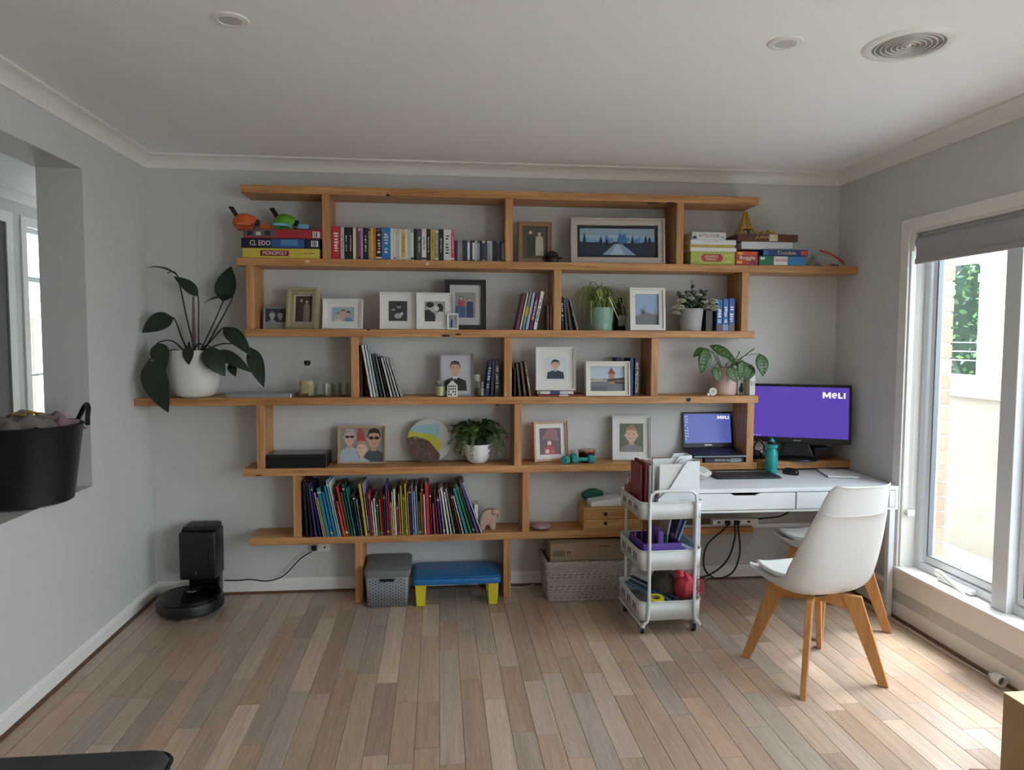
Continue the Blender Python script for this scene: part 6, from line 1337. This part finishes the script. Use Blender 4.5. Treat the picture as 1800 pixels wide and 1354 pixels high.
MB().lathe([(.001, 0), (.032, 0), (.034, .12), (.031, .12), (.03, .005), (.001, .005)], 20).build('jar_wall', M('jar_tan', '#8a6d50', .6), o, smooth=True)
for k, c in enumerate(('#b59a3a', '#7a3a2a', '#3a3a3a', '#c0a080')): MB().tube([((k - 1.5) * .009, .0, .006), ((k - 1.5) * .014, .005, .18)], .0035, 6).build('pencil', M('pencil' + c, c, .5), o)
# middle tray
o = cthing('purple_caddy', 'purple plastic caddy with centre handle in the cart middle tray', 'caddy', -.045, -.06, ZM)
pu = M('purple_plastic', '#5a3f96', .45)
cw, cdp, chh = .105, .125, .135
MB().box(-cw, cw, -cdp, cdp, 0, .003).box(-cw, -cw + .003, -cdp, cdp, 0, chh).box(cw - .003, cw, -cdp, cdp, 0, chh).box(-cw, cw, -cdp, -cdp + .003, 0, chh).box(-cw, cw, cdp - .003, cdp, 0, chh).build('caddy_box', pu, o)
MB().prism([(-.018, .0), (.018, .0), (.014, .19), (-.014, .19)], -.10, .10).build('divider_handle', pu, o, bevel=.004)
rc = random.Random(2); PN = {'#1f6a44': 'dark green', '#2f8a5a': 'green', '#5a2430': 'plum', '#2a2a2e': 'black', '#b89a3a': 'mustard', '#7a2f36': 'red', '#2a3a5a': 'navy', '#3a2a24': 'brown'}
pens = sorted([(rc.choice((-1, 1)) * rc.uniform(.03, .09), rc.uniform(-.09, .1), rc.choice(list(PN))) for k in range(13)])
for k, (x_, y_, c) in enumerate(pens):
    a, b = cxy(-.045 + x_, -.06 + y_)
    q = thing('felt_pen', '%s pen, %s from the left in the purple caddy' % (PN[c], nth(k)), 'pen', (a, b, ZM + .005), (rc.uniform(-.12, .12), rc.uniform(-.15, .15), 0), 'pens in the purple caddy')
    MB().lathe([(.001, 0), (.005, .0), (.005, .10), (.0055, .101), (.0055, .15), (.001, .152)], 8).build('barrel', M('pen' + c, c, .4), q, smooth=True)
    MB().lathe([(.0052, .101), (.0062, .101), (.0062, .150), (.0052, .152)], 8).build('cap', M('pencap' + c, [min(1, v * 1.3) for v in lin(c)], .35), q, smooth=True)
for k, (x_, y_, l_) in enumerate(((-.150, .10, 'green marker lying at the rear left of the cart middle tray'), (-.138, .05, 'pale green marker leaning on the cart middle tray edge'))):
    a, b = cxy(x_, y_); q = thing('marker', l_, 'pen', (a, b, ZM + .002), (.25, .06, .0), 'things in the storage cart'); MB().lathe([(.001, 0), (.006, 0), (.006, .11), (.004, .12), (.001, .122)], 8).build('barrel', M('marker%d' % k, ('#1f6a44', '#4f9a78')[k], .4), q)
def cslab(name, label, cat, x, y, z, w, d, h, m, rot):
    a, b = cxy(x, y); q = thing(name, label, cat, (a, b, z), rot, 'things in the storage cart'); MB().box(-w / 2, w / 2, -d / 2, d / 2, 0, h).build('cover', m, q, bevel=.001); MB().box(-w / 2 + .002, w / 2 - .004, -d / 2 + .002, d / 2 - .002, .003, h + .0008).build('pages', pap, q); return q
cslab('exercise_book', 'slate blue exercise book leaning out of the cart middle tray', 'book', .045, .04, ZM + .01, .012, .15, .235, M('slate_cover', '#46526a', .5), (0, .32, .03)); cslab('exercise_book', 'pale blue exercise book leaning in the cart middle tray', 'book', .066, .04, ZM + .01, .008, .15, .22, M('paleblue_cover', '#8aa4c8', .5), (0, .36, .03)); cslab('exercise_book', 'white exercise book leaning in the cart middle tray', 'book', .02, .06, ZM + .01, .010, .15, .24, M('whiteish_cover', '#b9b6b0', .5), (0, .2, .03))
a, b = cxy(.11, -.02); q = thing('paper_roll', 'rolled pale blue paper at the right of the cart middle tray', 'paper roll', (a, b, ZM + .048), (0, 0, .03), 'things in the storage cart')
MB().lathe([(.036, -.17), (.040, -.17), (.040, .17), (.036, .17), (.036, -.17)], 26, M4=Matrix.Rotation(math.radians(90 - 6), 4, 'X')).build('roll', M('pale_blue_paper', '#a8b4cc', .8), q, smooth=True)
MB().lathe([(.001, .165), (.036, .165)], 20, M4=Matrix.Rotation(math.radians(90 - 6), 4, 'X')).build('roll_core', M('roll_dark', '#4a4f5c', .9), q)
# bottom tray
a, b = cxy(-.07, -.16); q = thing('tape_roll', 'yellow tape roll at the front of the cart bottom tray', 'tape', (a, b, ZL + .085), (.1, 0, 0), 'things in the storage cart')
MB().lathe([(.026, 0), (.045, 0), (.045, .024), (.026, .024), (.026, 0)], 30).build('tape', M('yellow_tape', '#d3c52c', .4), q, smooth=True)
MB().lathe([(.024, .001), (.026, .001), (.026, .023), (.024, .023), (.024, .001)], 24).build('core', M('tape_core', '#8f8a3a', .7), q)
a, b = cxy(-.07, -.15); crumple('black_pouch', 'black fabric pouch under the yellow tape', 'pouch', (a, b, ZL), .07, .045, .085, M('black_fabric', '#1a1a1d', .9), 12, rough_=.08, group='things in the storage cart')
for k, (x0, y0, x1, y1, zz, c, lab) in enumerate(((-.135, .15, .06, -.15, .13, '#2f5a7a', 'long blue ruler lying across the cart bottom tray'), (-.155, .14, .03, -.16, .11, '#5a7f98', 'pale blue ruler beside the long blue one'), (-.115, .17, .085, -.12, .12, '#26384a', 'dark navy ruler at the back of the cart bottom tray'))):
    a, b = cxy((x0 + x1) / 2, (y0 + y1) / 2); q = thing('ruler', lab, 'ruler', (a, b, ZL + zz - .05 + .012 * k), (0, .12, math.atan2(y1 - y0, x1 - x0)), 'things in the storage cart'); MB().box(-.17, .17, -.012, .012, 0, .008).build('ruler_blade', M('ruler' + c, c, .35), q, bevel=.002); MB().lathe([(.003, .0082), (.006, .0082), (.006, .009), (.003, .009)], 10, (-.155, 0, 0)).build('hang_hole', bkm, q)
a, b = cxy(.05, .05); crumple('grey_bag', 'dark taupe drawstring bag in the cart bottom tray', 'bag', (a, b, ZL), .085, .10, .20, M('taupe_fabric', '#4f4540', .9, var=.2), 14, rough_=.14, group='things in the storage cart')
a, b = cxy(.105, -.06); q = thing('mesh_bag', 'red net bag spilling over the cart bottom tray', 'bag', (a, b, ZL + .04), (0, 0, 0), 'things in the storage cart')
rm = M('red_net', '#c23a48', .7, var=.2); rn = random.Random(6)
rows = []
for i in range(8):
    ph = math.pi * i / 7; rows.append([Vector((.06 * math.sin(ph) * math.cos(j * .45) * rn.uniform(.8, 1.2) + .02, .07 * math.sin(ph) * math.sin(j * .45) * rn.uniform(.8, 1.2), .075 - .075 * math.cos(ph) + (.02 if math.cos(j * .45) > 0 else 0))) for j in range(14)])
MB().grid(rows, closed=True).build('net_bundle', rm, q, smooth=True, sub=1)
mb = MB()
for k in range(90):
    a_ = rn.uniform(-1.2, 1.2); l_ = rn.uniform(.06, .13); p0 = Vector((.03, rn.uniform(-.05, .04), rn.uniform(.07, .12))); p1 = p0 + Vector((l_ * math.cos(a_) * .7, l_ * math.sin(a_) * .6, rn.uniform(-.02, .05))); p2 = p1 + Vector((rn.uniform(-.02, .03), rn.uniform(-.03, .03), -rn.uniform(.01, .06)))
    mb.tube([p0, p1, p2], .0012, 4)
mb.build('net_strands', rm, q)['kind'] = 'stuff'
MB().tube(spline([(0, 0, .14), (-.005, .01, .18), (.01, .0, .215)], 5), [.030 - .0016 * k for k in range(11)], 9).build('net_neck', rm, q, smooth=True)
